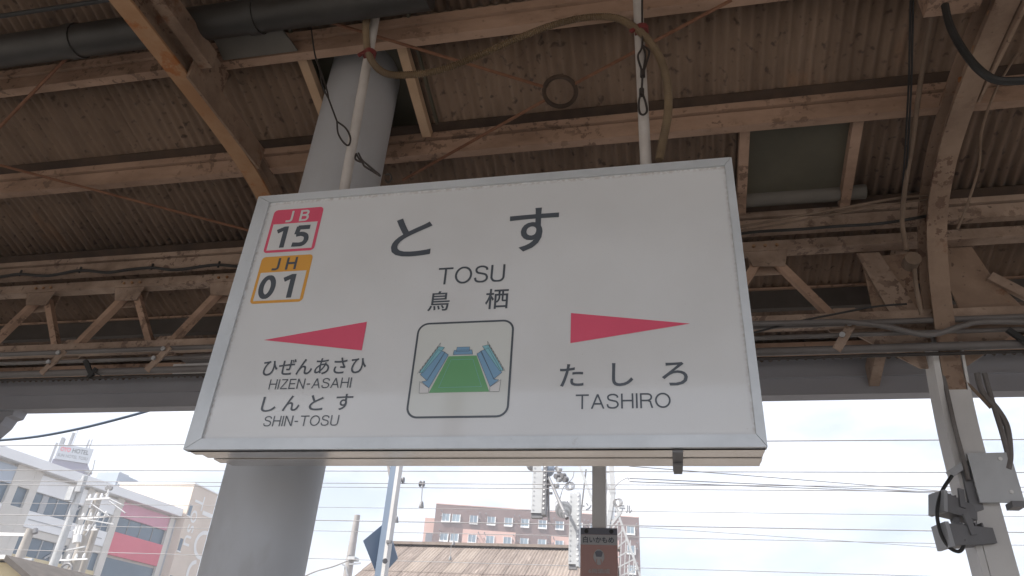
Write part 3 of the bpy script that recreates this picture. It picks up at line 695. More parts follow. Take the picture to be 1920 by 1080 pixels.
cab('cable', 'black cable curving to the girder right of the sign', 3.70, [(1300, 462), (1390, 438), (1500, 430), (1560, 425), (1640, 420), (1700, 412), (1760, 400)], .009)
cab('cable', 'pale cable sloping upward right of the sign, upper strand', 3.60, [(1300, 440), (1395, 424), (1480, 408), (1580, 390), (1680, 372), (1740, 366)], .008, 'beigepipe')
cab('cable', 'pale cable sloping upward right of the sign, lower strand', 3.62, [(1300, 446), (1440, 425), (1560, 402), (1690, 380), (1740, 374)], .006, 'beigepipe')
run_x('conduit', 'wide grey duct behind the cables right of the sign', 3.72, 1.6 + .745 * 3.72, -.2, 1.25, .045, M['greyboard'], 'duct')
cab('cable', 'thick black cable arching from the arm at the top right corner', 2.42, [(1772, 10), (1780, 45), (1800, 85), (1830, 125), (1862, 148), (1900, 152), (1990, 146)], .017)
tw_ = thing('cable', 'thin black twin cable hanging beside the bent arm on the right', 'cable', inroof(1700, 230, .26))
for dx in (0, 5):
    MB().tube(smooth_path([inroof(x + dx, y, .26) for x, y in ((1708, -40), (1706, 60), (1704, 150), (1700, 230), (1694, 330), (1689, 400))], 6), .005, 8).build('run', M['black'], tw_, True)
vc = thing('conduit', 'beige conduit running down beside the bent arm to a round junction box', 'conduit', atx(1745, 40, 1.38))
vp = [atx(x, y, 1.38) for x, y in ((1760, -40), (1745, 40), (1725, 160), (1712, 260), (1700, 330), (1692, 400), (1693, 430), (1700, 470))]
MB().tube(smooth_path(vp, 5), .013, 10).build('run', M['beigepipe'], vc, True)
jb = atx(1708, 492, 1.38)
MB().tube([jb + Vector((0, -.045, 0)), jb + Vector((0, .03, 0))], .042, 16).build('junction_box', M['beigepipe'], vc, True)
MB().tube(smooth_path([jb + Vector((.01, 0, -.04)), atx(1718, 540, 1.40), atx(1728, 590, 1.42)], 5), .012, 8).build('run', M['beigepipe'], vc, True)
cab('cable', 'thin pale cable wandering down the sheets at the right edge', 3.0, [(1935, 60), (1895, 120), (1862, 180), (1840, 250), (1836, 310), (1815, 380), (1795, 430)], .006, 'beigepipe')
cab('cable', 'thick grey cable sagging across the girder at the right post', 3.86, [(1380, 607), (1500, 605), (1580, 603), (1660, 612), (1740, 628), (1800, 612), (1850, 603), (2000, 606)], .016, 'conduit')
cab('cable', 'thin black cable slanting across the girder right of the sign', 3.88, [(1330, 643), (1420, 622), (1500, 602), (1560, 590), (1640, 575), (1700, 570)], .006)
# cables on the right post
for k, (lab, pts, r, m) in enumerate((
    ('grey cable bundle strapped along the left edge of the right post', [(1748, 630), (1772, 720), (1790, 800), (1806, 860), (1816, 900)], .012, 'conduit'),
    ('beige cable crossing the right post below the girder', [(1745, 625), (1768, 670), (1800, 705), (1830, 735), (1858, 765)], .009, 'beigepipe'),
    ('grey cable bowed out on the free side of the right post', [(1832, 700), (1842, 735), (1868, 765), (1888, 800), (1894, 850), (1890, 880)], .016, 'conduit'),
    ('grey cable running straight down beside the right post', [(1846, 700), (1854, 730), (1866, 770), (1880, 815), (1892, 860)], .014, 'conduit'))):
    cab('cable', lab, 4.0, pts, r, m)
# floodlights and back plate on the right post
pl = thing('steel_plate', 'flat grey steel plate bolted across the right post', 'plate', at(1855, 900, 3.98))
MB().prism([at(1813, 850, 3.99), at(1894, 848, 3.99), at(1922, 942, 3.99), at(1838, 942, 3.99)], (0, .012, 0)).build('plate', M['galv'], pl)
for (x, y) in ((1876, 860), (1897, 922)):
    p = at(x, y, 3.985); MB().tube([p, p + Vector((0, .004, 0))], .010, 10).build('bolt', M['white'], pl)  # white discs painting the bright holes through the plate
MB().box(at(1893, 940, 3.99).x, at(1916, 940, 3.99).x, 3.97, 4.05, at(1900, 952, 3.99).z, at(1900, 941, 3.99).z).build('bracket', M['lampgrey'], pl)
def flood(label, p, w, h, dpt, yaw, tilt):
    o = thing('floodlight', label, 'floodlight', p, 'floodlights on the right post')
    rot = Matrix.Rotation(R(yaw), 3, 'Z') @ Matrix.Rotation(R(tilt), 3, 'X')
    g = lambda a, b, c: Vector(p) + rot @ Vector((a, b, c))
    MB().hexa([g(-w * .42, 0, -h * .5), g(w * .42, 0, -h * .5), g(w * .36, dpt, -h * .32), g(-w * .36, dpt, -h * .32), g(-w * .42, 0, h * .5), g(w * .42, 0, h * .5), g(w * .36, dpt, h * .36), g(-w * .36, dpt, h * .36)]).build('housing', M['lampgrey'], o)
    MB().hexa([g(-w * .5, -.02, -h * .56), g(w * .5, -.02, -h * .56), g(w * .5, -.001, -h * .56), g(-w * .5, -.001, -h * .56), g(-w * .5, -.02, h * .56), g(w * .5, -.02, h * .56), g(w * .5, -.001, h * .56), g(-w * .5, -.001, h * .56)]).build('front_rim', M['lampface'], o)
    for sx in (-.44, .44):
        MB().bar(g(w * sx, dpt * .5, 0), g(w * sx, dpt * .45, h * .95), .012, .03).build('yoke_arm', M['lampgrey'], o)
    for q in range(5):
        MB().hexa([g(-w * .3, dpt * (.2 + .15 * q), h * .42), g(w * .3, dpt * (.2 + .15 * q), h * .42), g(w * .3, dpt * (.23 + .15 * q), h * .42), g(-w * .3, dpt * (.23 + .15 * q), h * .42), g(-w * .3, dpt * (.2 + .15 * q), h * .6), g(w * .3, dpt * (.2 + .15 * q), h * .6), g(w * .3, dpt * (.23 + .15 * q), h * .6), g(-w * .3, dpt * (.23 + .15 * q), h * .6)]).build('cooling_fin', M['lampgrey'], o)
    return o
flood('upper grey floodlight tilted upward on the right post', at(1762, 945, 4.0), .115, .10, .17, -68, -14)
flood('lower grey floodlight with looped cable on the right post', at(1772, 1006, 4.0), .13, .105, .22, -78, 2)
bk = thing('lamp_bracket', 'dark steel bracket holding the two floodlights to the right post', 'bracket', at(1820, 900, 4.0))
MB().prism([at(1800, 868, 4.02), at(1824, 860, 4.02), at(1845, 955, 4.02), at(1822, 962, 4.02)], (0, .03, 0)).build('side_plate', M['lampgrey'], bk)
MB().bar(at(1780, 890, 4.02), at(1808, 872, 4.02), .04, .035).build('cable_gland', M['lampface'], bk)
for x in (1793, 1819):
    MB().tube([at(x, 955, 4.03), at(x, 984, 4.03)], .016, 10).build('stem', M['lampgrey'], bk, True)
cab('cable', 'black cable loop feeding the lower floodlight', 3.97, [(1785, 892), (1766, 922), (1757, 960), (1764, 1000), (1780, 1026), (1797, 1034), (1806, 1026), (1808, 1012)], .009)
# fluorescent batten under the eave
ft = thing('fluorescent_light', 'white fluorescent batten light under the eave left of the sign', 'light', (-3.3, 4.6, 3.73))
MB().box(-3.83, -2.6, 4.56, 4.65, 3.735, 3.775).build('housing', M['white'], ft)
MB().tube([(-3.77, 4.60, 3.712), (-2.66, 4.60, 3.712)], .017, 12).build('tube', M['tubeglow'], ft, True)
for x in (-3.80, -2.63):
    MB().tube([(x - .03, 4.60, 3.715), (x + .03, 4.60, 3.715)], .024, 12).build('end_cap', M['white'], ft, True)
MB().box(-3.72, -2.6, 4.50, 4.70, 3.776, 3.83).build('gear_tray', M['conduit'], ft)

# ================================================================== BOARDING SIGN UNDER THE EAVE
kb = thing('boarding_board', 'small brick red boarding point board hanging from a grey post under the eave', 'sign board', (-.47, 5.0, 2.05))
MB().box(-.518, -.424, 4.99, 5.07, 2.642, 3.89).build('post', M['post'], kb)
X0, X1 = -.592, -.346
MB().box(X0, X1, 4.962, 4.988, 1.98, 2.645).build('board', M['boardred'], kb)
MB().box(X0, X1, 4.9596, 4.9615, 2.602, 2.645).build('head_strip', M['boarddark'], kb)
MB().box(X0, X1, 4.9596, 4.9615, 2.536, 2.600).build('name_strip', M['boardgrey'], kb)
text('白いかもめ', 'lettering', M['ink'], kb, (X0 + .018, 4.957, 2.547), UX, UZ, .205, .042, .02)
for x in (X0 + .04, X1 - .04):
    MB().tube([(x, 4.959, 2.622), (x, 4.954, 2.622)], .014, 12).build('bolt', M['black'], kb)
cx, cz = -.469, 2.458
def flat(pts, m, y, nm): return MB().add([(x, y, z) for x, z in pts], [tuple(range(len(pts)))]).build(nm, M[m], kb)
flat([(cx + .036 * math.cos(a) * (1 if math.sin(a) > -.4 else .86), cz + .050 * math.sin(a)) for a in [2 * math.pi * k / 24 for k in range(24)]], 'boardgrey', 4.9585, 'train_print')
flat([(cx - .026, cz + .030), (cx - .018, cz + .002), (cx + .018, cz + .002), (cx + .026, cz + .030), (cx + .012, cz + .041), (cx - .012, cz + .041)][::-1], 'boarddark', 4.9575, 'windscreen_print')
for s_ in (-1, 1):
    flat([(cx + s_ * .010, cz - .012), (cx + s_ * .016, cz - .012), (cx + s_ * .020, cz - .040), (cx + s_ * .014, cz - .040)], 'boardred', 4.9575, 'stripe_print')
text('6両編成', 'lettering', M['boardgrey'], kb, (X0 + .055, 4.9575, 2.356), UX, UZ, .14, .030, .01)
flat([(cx - .04 + .032 * math.cos(a), 2.300 + .032 * math.sin(a)) for a in [2 * math.pi * k / 20 for k in range(20)]], 'boardgrey', 4.9575, 'round_print')

# ================================================================== OVERHEAD LINE
def wire_x(label, Y, z, r, x0=-60, x1=50, m='wirelight', sag=0.0):
    o = MB().tube([(x0, Y, z), ((x0 * 2 + x1) / 3, Y, z - sag), ((x0 + x1 * 2) / 3, Y, z - sag), (x1, Y, z)], r, 6).build('overhead_wire', M[m], None, True)
    return tag(o, label, 'wire', 'overhead wires')
for (lab, Y, t, r) in (('topmost overhead wire, just under the eave', 9.0, .331, .010), ('second overhead wire from the top, level with the sign underside', 10.0, .288, .009),
                    ('third overhead wire from the top, upper of a close pair', 11.0, .2695, .009), ('fourth overhead wire from the top, lower of a close pair', 11.2, .2635, .009),
                    ('fifth overhead wire from the top, thin pale messenger', 14.0, .2335, .008), ('sixth overhead wire from the top, dark contact wire', 14.0, .2145, .013),
                    ('seventh overhead wire from the top', 18.0, .1995, .011), ('eighth overhead wire from the top, lowest over the tracks', 20.0, .161, .013)):
    wire_x(lab, Y, 1.6 + t * Y, r * .72)
for k, (lab, a, b, ya, yb) in enumerate((('slanting feeder wire right of the sign, highest of three', (1180, 874), (1795, 923), 9, 13), ('slanting feeder wire right of the sign, middle of three', (1180, 897), (1795, 924), 9, 13), ('slanting feeder wire right of the sign, lowest of three', (1180, 903), (1795, 926), 9, 13), ('slanting wire low on the right below the feeders', (1180, 987), (1900, 1036), 16, 17))):
    o = MB().tube([at(*a, ya), at(*b, yb)], .006, 6).build('feeder_wire', M['wirelight'], None, True); tag(o, lab, 'wire', 'slanting feeder wires')
cab('cable', 'thick dark cable sagging from the eave across the sky at left', 6.0, [(-60, 828), (0, 825), (70, 818), (150, 803), (230, 783), (300, 763), (380, 735)], .017, 'blueboard')
cab('cable', 'thin cable climbing to the pole foot at the bottom right of the column', 26, [(540, 1095), (590, 1072), (625, 1062), (655, 1050)], .03, 'wirelight')
# droppers and little fittings
for (lab, x, y0, y1, Y) in (('thin dropper wire with a bell weight between overhead wires', 792, 908, 948, 11.1), ('thin dropper wire between overhead wires beside the diamond board', 745, 915, 976, 12.0), ('white dropper hook in front of the hotel windows', 852, 992, 1020, 17.0), ('thin dropper wire ending over the brown shed roof', 846, 1022, 1048, 19.0)):
    o = thing('dropper', lab, 'dropper', at(x, y1, Y), 'droppers')
    MB().tube([at(x, y0, Y), at(x - 2, y1, Y)], .008, 6).build('wire', M['wirelight'], o)
    p = at(x - 2, y1, Y)
    MB().tube([p + Vector((0, 0, -.03)), p + Vector((0, 0, .05)), p + Vector((0, 0, .07))], [.045, .03, .012], 8).build('clip', M['lampgrey'], o, True)
for (lab, x, y, Y) in (('pair of dark insulator discs on the upper wire beside the diamond board', 753, 900, 11.0), ('pair of dark insulator discs on the lower wire', 791, 907, 11.2)):
    o = thing('insulator', lab, 'insulator', at(x, y, Y), 'insulator pairs on the wires')
    for d in (-.028, .028):
        p = at(x, y, Y) + Vector((d, 0, 0)); MB().tube([p - Vector((.012, 0, 0)), p + Vector((.012, 0, 0))], .05, 12).build('disc', M['lampgrey'], o)

# diamond board on its post
dm = thing('diamond_board', 'blue grey diamond board fixed to a slender post behind the sign', 'signal board', (-3.23, 8.0, -1.1))
pX = at(731, 930, 8.0).x
MB().box(pX - .03, pX + .045, 7.96, 8.06, -1.1, 4.6).build('post', M['blueboard'], dm)
MB().box(pX + .046, pX + .085, 7.95, 8.07, -1.1, 4.6).build('post_flange', M['post'], dm)
A = [at(721, 974, 8.0), at(688, 1018, 8.0), at(705, 1084, 8.0), at(733, 1040, 8.0)]
A = [A[0] + Vector((0, .075, 0)), A[1] + Vector((0, -.12, 0)), A[2] + Vector((0, .075, 0)), A[3] + Vector((0, .22, 0))]
MB().prism(A[::-1], (0, .02, 0)).build('board', M['blueboard'], dm)
MB().bar(at(728, 872, 8.0), at(734, 908, 8.0), .03, .03, (0, 1, 0)).build('brace', M['greypole'], dm)
MB().bar(at(725, 1016, 7.95), at(734, 1016, 7.95), .03, .03).build('peg', M['lampgrey'], dm)
MB().tube([at(722, 1052, 7.93), at(722, 1052, 7.9)], .03, 8).build('bolt', M['lampgrey'], dm)

# tension gear, insulators and lattice mast behind the sign
YT = 13.0
def channel(label, xpx, ytop, ybot, wpx):
    p0, p1 = at(xpx, ytop, YT), at(xpx, ybot, YT); w = wpx * 13.6 / 1331
    o = thing('perforated_hanger', label, 'hanger', (p1.x, YT, p1.z), 'perforated hangers')
    MB().box(p1.x - w, p1.x - w * .12, YT, YT + .02, p1.z, p0.z).build('web_plate', M['galv'], o)
    MB().box(p1.x - .01, p1.x + w * .28, YT - .10, YT + .10, p1.z - .05, p0.z).build('side_flange', M['lampgrey'] if xpx < 1030 else M['galv'], o)
    MB().box(p1.x - w * .98, p1.x - .012, YT + .021, YT + .12, p1.z - .08, p1.z + .05).build('weight_block', M['lampgrey'], o)
    nh = int((p0.z - p1.z) / .085)
    for k in range(nh):
        z = p1.z + .06 + k * .085
        MB().tube([(p1.x + w * .10, YT - .103, z), (p1.x + w * .10, YT - .110, z)], .017, 8).build('hole', M['white'], o)
        MB().tube([(p1.x - w * .82, YT - .002, z), (p1.x - w * .82, YT - .008, z)], .014, 8).build('hole', M['lampface'], o)
    return o
channel('pale perforated steel hanger under a grey dome, upper of the two', 1018, 872, 962, 22)
channel('pale perforated steel hanger reaching over the shed roof, lower of the two', 1082, 925, 1058, 15)
for lab, x, y, r, m in (('pale round insulator dome under the sign edge', 998, 872, 11, 'lampface'), ('blue grey round insulator dome under the sign edge', 1026, 880, 14, 'tank')):
    c0 = at(x, y, YT + .1); rr = r * 13.6 / 1331
    o = MB().tube([c0 + Vector((0, 0, rr * math.sin(a))) for a in [R(q) for q in range(-90, 91, 15)]], [max(.004, rr * math.cos(R(q))) for q in range(-90, 91, 15)], 18).build('insulator_dome', M[m], None, True)
    tag(o, lab, 'insulator')
rd = thing('strain_rod', 'dark slanting strain rod ending in a white ribbed insulator', 'insulator', at(1058, 962, YT))
a_, b_ = at(1026, 888, YT), at(1063, 972, YT - .6)
MB().tube([a_, a_.lerp(b_, .4), a_.lerp(b_, .8), b_], [.02, .03, .036, .034], 10).build('rod', M['lampgrey'], rd, True)
dd = Vector((.25, -1.0, -.55)).normalized()
for k in range(5):
    c0 = at(1059, 963, YT - .5) - dd * (.085 * k - .1)
    MB().tube([c0, c0 - dd * .02, c0 - dd * .05], [.055 + .024 * k, .05 + .024 * k, .03], 20).build('rib', M['porcelain'] if k % 2 == 0 else M['galv'], rd, True)
def ringthing(label, x, y, r, Y, tail):
    o = thing('wire_coil', label, 'wire coil', at(x, y, Y), 'wire coils on the mast'); rr = r * Y * 1.05 / 1331
    c0 = at(x, y, Y)
    for q in range(3):
        cc_ = c0 + Vector((.02 * q, .03 * q, .012 * q))
        MB().tube([cc_ + Vector((rr * math.cos(a), 0, rr * 1.15 * math.sin(a))) for a in [2 * math.pi * k / 18 for k in range(18)]], .008, 6, closed=True).build('turn', M['wirelight'], o, True)
    MB().tube(smooth_path([at(px, py, Y) for px, py in tail], 5), .009, 6).build('tail', M['wirelight'], o, True)
ringthing('small coil of spare wire with trailing ends above the hotel roof', 1066, 912, 6, YT, [(1050, 935), (1056, 915), (1066, 905), (1074, 895), (1076, 884)])
ringthing('loop of wire on the lattice mast right of the boarding post', 1156, 943, 6, YT, [(1150, 918), (1160, 905), (1176, 896), (1178, 900)])
MB_ = thing('rod_hanger', 'thin dark hanging rod with a cross fitting left of the ribbed insulator', 'rod', at(1029, 978, YT))
MB().tube([at(1028, 900, YT), at(1029, 978, YT)], .02, 8).build('rod', M['greypole'], MB_)
MB().bar(at(1022, 925, YT), at(1036, 925, YT), .03, .04).build('cross_fitting', M['greypole'], MB_)
MB().bar(at(1024, 908, YT), at(1033, 908, YT), .03, .08).build('cross_fitting', M['greypole'], MB_)
fg = thing('clamp_assembly', 'cluster of dark line clamps and small fittings beside the blue grey dome', 'clamp', at(1048, 897, YT))
MB().tube([at(1042, 876, YT), at(1056, 898, YT)], .035, 8).build('arm', M['lampgrey'], fg)
for (x, y, r_) in ((1041, 893, .05), (1045, 900, .045), (1057, 899, .055), (1040, 911, .045), (1046, 880, .04), (1053, 892, .05)):
    p = at(x, y, YT - .05); MB().tube([p, p + Vector((.05, .06, .02))], r_, 10).build('clamp', M['galv'] if r_ < .05 else M['lampgrey'], fg, True)
lm = thing('lattice_mast', 'pale steel lattice mast with diagonal braces behind the boarding post', 'mast', (-.9, 14.5, -1.1))
def seg(p, q, w, m='galv'): MB().bar(p, q, w * .42, w * .42).build('member', M[m], lm)
YM = 14.5
for (a, b, w) in (((1086, 872), (1122, 968), .13), ((1126, 872), (1204, 1090), .10), ((1146, 870), (1150, 925), .22), ((1138, 905), (1122, 985), .08), ((1150, 925), (1135, 1010), .20), ((1165, 960), (1132, 1000), .13)):
    seg(at(*a, YM), at(*b, YM), w)
for k in range(6):
    t0 = k / 6; xa = 1163 + 40 * t0; ya = 975 + 110 * t0
    seg(at(xa, ya, YM + 1), at(1140 + 30 * t0, 1000 + 95 * t0, YM + 1), .06)
    seg(at(1150 + 8 * k, 965 + 12 * k, YM + 1), at(1150 + 8 * k - 4, 1090, YM + 1), .045)
seg(at(1099, 880, YM), at(1085, 1000, YM), .07, 'lampgrey')
seg(at(1120, 885, YM), at(1150, 885, YM), .09)
MB().prism([at(1138, 912, YM), at(1152, 908, YM), at(1150, 975, YM), at(1136, 970, YM)], (0, .3, 0)).build('joint_plate', M['porcelain'], lm)
MB().box(at(1090, 1, YM).x - .02, at(1090, 1, YM).x + .02, YM, YM + .04, -1.1, 3.0).build('foot', M['galv'], lm)

# ================================================================== POLES ON THE LEFT
def pole(label, xt, yt, xb, yb, Y, r0, r1, m):
    p, q = at(xt, yt, Y), at(xb, yb, Y)
    o = thing('utility_pole', label, 'pole', (p.x, Y, -1.1), 'utility poles')
    MB().tube([(p.x, Y, -1.1), (p.x, Y, q.z), (p.x, Y, p.z)], [r0 * 1.2, r0, r1], 14).build('shaft', M[m], o, True)
    return o, p
YP = 28
p1, q1 = pole('pale steel pole with bird spikes in front of the shop windows', 160, 893, 95, 1080, 26, .17, .12, 'galv')
for k in range(6):
    b = at(164 + 9 * k, 972 + 3 * k, 26); MB().tube([b, b + Vector((.05, 0, .42))], .02, 5).build('spike', M['galv'], p1)
MB().bar(at(150, 972, 26), at(214, 983, 26), .05, .05).build('spike_rail', M['galv'], p1)
MB().tube([at(163, 893, 26), at(174, 880, 26), at(178, 862, 26)], .022, 6).build('aerial', M['galv'], p1)
MB().box(q1.x - .25, q1.x + .02, 25.6, 25.8, q1.z - 1.1, q1.z - .55).build('box', M['galv'], p1)
MB().box(q1.x + .1, q1.x + .35, 25.6, 25.8, q1.z - .75, q1.z - .25).build('box', M['lampface'], p1)
MB().bar(at(125, 1032, 26), at(160, 1025, 26), .08, .06).build('stay', M['galv'], p1)
p2, q2 = pole('concrete pole carrying crossarms, transformer and cable coil', 187, 925, 148, 1080, YP, .22, .16, 'polec')
for (a, b) in (((162, 937), (206, 934)), ((148, 973), (205, 968)), ((138, 995), (182, 993)), ((106, 1051), (164, 1048))):
    arm = MB().bar(at(*a, YP - .3), at(*b, YP - .3), .07, .06).build('crossarm', M['white'], p2)
    for k in range(4):
        c0 = at(a[0] + (b[0] - a[0]) * (k + .4) / 4, a[1] + (b[1] - a[1]) * (k + .4) / 4, YP - .3)
        MB().tube([c0, c0 + Vector((0, 0, .12)), c0 + Vector((0, 0, .24))], [.04, .06, .03], 8).build('insulator', M['porcelain'], arm, True)
MB().tube([at(144, 1018, YP - .4), at(146, 1004, YP - .4)], .17, 14).build('transformer', M['porcelain'], p2, True)
for k in range(3):
    MB().tube([at(140 + 6 * k, 1002, YP - .4), at(145 + 6 * k, 985, YP - .4)], .05, 8).build('bushing', M['porcelain'], p2, True)
cc0 = at(123, 1070, YP - .4)
MB().tube([cc0 + Vector((.28 * math.cos(a), 0, .28 * math.sin(a))) for a in [2 * math.pi * k / 22 for k in range(22)]], .045, 8, closed=True).build('cable_coil', M['lampgrey'], p2, True)
for (a, b) in (((206, 936), (232, 948)), ((205, 940), (235, 962)), ((170, 944), (205, 968)), ((180, 975), (160, 1005))):
    MB().tube([at(*a, YP - .35), at(*b, YP - .35)], .03, 6).build('jumper', M['lampface'], p2)
p3, q3 = pole('short concrete pole joined to the crossarm pole', 180, 990, 177, 1080, YP + .6, .16, .14, 'polec')
p4, q4 = pole('short grey pole near the left picture edge with a lamp arm', 58, 992, 38, 1052, 30, .22, .18, 'polec')
MB().bar(at(-30, 1001, 30), at(56, 1003, 30), .12, .14).build('arm', M['white'], p4)
MB().tube([at(66, 992, 30), at(66, 1000, 30)], .12, 10).build('insulator', M['lampgrey'], p4, True)
MB().bar(at(36, 1048, 30), at(62, 1049, 30), .12, .10).build('step_bar', M['galv'], p4)
p5, q5 = pole('slim grey pole standing alone left of the diamond board', 670, 966, 656, 1080, 30, .19, .13, 'greypole')
MB().bar(at(655, 1058, 29.8), at(676, 1056, 29.8), .06, .06).build('crossarm', M['lampface'], p5)
MB().tube(smooth_path([at(642, 1058, 29.8), at(648, 1062, 29.8), at(652, 1080, 29.8)], 4), .04, 6).build('bent_arm', M['lampface'], p5, True)
MB().box(at(660, 1045, 29.8).x - .16, at(660, 1045, 29.8).x + .16, 29.7, 30.2, at(660, 1050, 29.8).z, at(660, 1044, 29.8).z).build('band', M['galv'], p5)
MB().tube([at(655, 1047, 29.8), at(654, 1042, 29.8)], .08, 8).build('insulator', M['lampgrey'], p5)
o = thing('insulator', 'pair of dark round insulators on a white hook above the shop roof', 'insulator', at(203, 917, 24))
for dx in (-3, 3):
    p = at(203 + dx, 915, 24); MB().tube([p, p + Vector((0, .08, 0))], .085, 12).build('disc', M['lampgrey'], o, True)
MB().tube(smooth_path([at(203, 918, 24), at(202, 924, 24), at(197, 928, 24)], 4), .025, 6).build('hook', M['porcelain'], o, True)
rf = thing('tiled_roof', 'dark roof corner of a low house at the bottom left', 'house', at(0, 1080, 16))
ra, rb, rc2 = at(-60, 1040, 16), at(11, 1040, 16), at(70, 1090, 16)
MB().hexa([ra + Vector((0, 0, -.10)), rb + Vector((0, 0, -.10)), rb + Vector((.0, 6, -.10)), ra + Vector((0, 6, -.10)), ra, rb, rb + Vector((0, 6, 0)), ra + Vector((0, 6, 0))]).build('ridge', M['post'], rf)
MB().prism([rb, rc2, rc2 + Vector((0, 0, -.14)), rb + Vector((0, 0, -.14))], (0, 6, 0)).build('roof_slope', M['dark'], rf)
MB().prism([ra + Vector((0, .2, -.12)), rb + Vector((-.05, .2, -.16)), Vector((rc2.x - .3, 16.2, rc2.z - .1)), Vector((rc2.x - .3, 16.2, -1.1)), Vector((ra.x, 16.2, -1.1))], (0, 5.5, 0)).build('wall', M['shopyellow'], rf)

# ================================================================== SHOP BUILDING
P1 = Vector((-37.78, 50.5, 0)); D = Vector((-.1172, -.9931, 0)); NO = Vector((.9931, -.1172, 0)); ZZ = Vector((0, 0, 1))
shop = thing('shop_building', 'beige shop building with white, pink and red facade panels behind the poles', 'building', P1)
def fb(u0, u1, v0, v1, w0, w1, m, nm, par=None):
    return MB().obox(P1, D, ZZ, NO, u0, u1, v0, v1, w0, w1).build(nm, M[m], par or shop)
fb(0, 30, -1.1, 12.98, -16, -.30, 'shopwall', 'body')
fb(-.15, 30, 12.55, 13.12, -16.2, .45, 'shopwhite', 'parapet')
for (a, b) in ((-.02, .42), (5.22, 5.78), (8.0, 8.42), (12.15, 12.66), (13.5, 13.98), (17.5, 18)):
    fb(a, b, -1.1, 12.54, -.299, 0, 'shopwall', 'pier')
bays = ((.42, 5.22), (5.78, 8.0), (8.42, 12.15), (13.98, 17.5))
for i, (a, b) in enumerate(bays):
    if i == 0:
        fb(a, b, 11.38, 12.40, -.298, -.10, 'shoppink', 'facade_panel'); fb(a, b, 8.80, 10.30, -.298, -.02, 'shopred', 'facade_panel')
        w = fb(a, b, 10.31, 11.37, -.298, -.24, 'glass', 'window'); fb(a, b, 7.0, 8.62, -.298, -.24, 'glass', 'window'); fb(a, b, 5.6, 6.98, -.298, -.1, 'shopwhite', 'facade_panel')
        for k in range(1, 4):
            x = a + (b - a) * k / 4
            fb(x - .03, x + .03, 10.32, 11.36, -.239, -.20, 'lampgrey', 'mullion', w)
        for k in range(10):
            fb(a + .02, b - .02, 11.42 + .095 * k, 11.425 + .095 * k, -.099, -.085, 'shoppink', 'panel_rib')
    else:
        fb(a, b, 11.32, 12.36, -.298, -.06, 'tank' if i == 3 else 'shopwhite', 'facade_panel')
        w = fb(a, b, 10.18, 11.30, -.298, -.24, 'glass', 'window'); fb(a, b, 9.18, 10.14, -.298, -.06, 'shopwhite', 'facade_panel')
        fb(a, b, 8.72, 9.16, -.298, -.12, 'shopwall', 'spandrel')
        w2 = fb(a, b, 7.60, 8.70, -.298, -.24, 'glass', 'window'); fb(a, b, 6.2, 7.58, -.298, -.08, 'shopyellow', 'facade_panel')
        for q, wv_ in enumerate((w, w2)):
            z0, z1 = ((10.19, 11.29), (7.61, 8.69))[q]
            for k in range(1, 4):
                x = a + (b - a) * k / 4
                wd = .22 if (i == 2 and k == 3 and q == 0) else .035
                fb(x - wd, x + wd, z0, z1, -.239, -.18, 'lampface', 'mullion', wv_)
        fb(a + .3, b - .2, 9.62, 9.68, -.059, -.03, 'lampface', 'panel_groove')
        if i == 2:
            MB().bar(P1 + D * 8.6 + ZZ * 8.6 + NO * -.15, P1 + D * 9.8 + ZZ * 7.7 + NO * -.15, .08, .10).build('brace', M['lampface'], shop)
            MB().bar(P1 + D * 8.5 + ZZ * 11.2 + NO * -.15, P1 + D * 9.4 + ZZ * 10.4 + NO * -.15, .08, .10).build('brace', M['lampface'], shop)
fb(12.66, 13.5, 11.31, 12.54, -.298, -.02, 'shopwall', 'pier'); fb(12.66, 13.5, 10.16, 11.30, -.298, -.22, 'glass', 'window'); fb(12.66, 13.5, -1.1, 10.15, -.298, -.02, 'shopwall', 'pier')
fb(-.6, -.03, -1.1, 12.3, -16, -.05, 'fascia', 'end_wall')
tw = thing('stair_tower', 'tall beige tower with big white letters beside the shop building', 'building', (-38, 51, -1.1))
TX = -37.1
MB().box(-44, TX, 50.75, 54.15, -1.1, 15.13).build('wall', M['tower'], tw)
MB().box(-44.08, TX + .08, 50.67, 54.23, 15.131, 15.22).build('coping', M['white'], tw)
for k in range(8):
    MB().box(-44 + .8 * k, -44 + .8 * k + .04, 50.742, 50.749, 9, 15.12).build('panel_seam', M['post'], tw)
for (y0, y1, z0, z1) in ((50.9, 51.25, 12.75, 13.55), (50.9, 51.25, 10.1, 11.0), (50.9, 51.25, 7.4, 8.3)):
    f_ = MB().box(TX + .001, TX + .03, y0, y1, z0, z1).build('window', M['glass'], tw)
    MB().box(TX + .001, TX + .06, y0 - .06, y1 + .06, z0 - .10, z0 - .002).build('sill', M['white'], f_)
text('Tosu', 'lettering', M['white'], tw, (TX + .02, 51.36, 14.55), (0, 0, -1), (0, 1, 0), 3.95, 1.18)
MB().box(TX + .001, TX + .03, 52.73, 54.12, 13.20, 13.52).build('lettering', M['white'], tw)
def big_letter(pts, w):
    P = smooth_path([(TX + .02, y, z) for y, z in pts], 6); mb = MB(); vs = []
    for i, p in enumerate(P):
        d = (P[min(i + 1, len(P) - 1)] - P[max(i - 1, 0)]).normalized(); n_ = Vector((0, -d.z, d.y)) * (w / 2)
        vs += [p - n_, p + n_]
    mb.add(vs, [(2 * i, 2 * i + 1, 2 * i + 3, 2 * i + 2) for i in range(len(P) - 1)]).build('lettering', M['white'], tw)
big_letter([(54.12, 12.02), (53.6, 11.95), (53.1, 11.62), (52.88, 11.05), (53.1, 10.48), (53.6, 10.15), (54.12, 10.08)], .30)
big_letter([(53.65, 9.72), (53.15, 9.5), (52.9, 8.95), (53.05, 8.3), (53.6, 8.1), (54.1, 8.5)], .30)

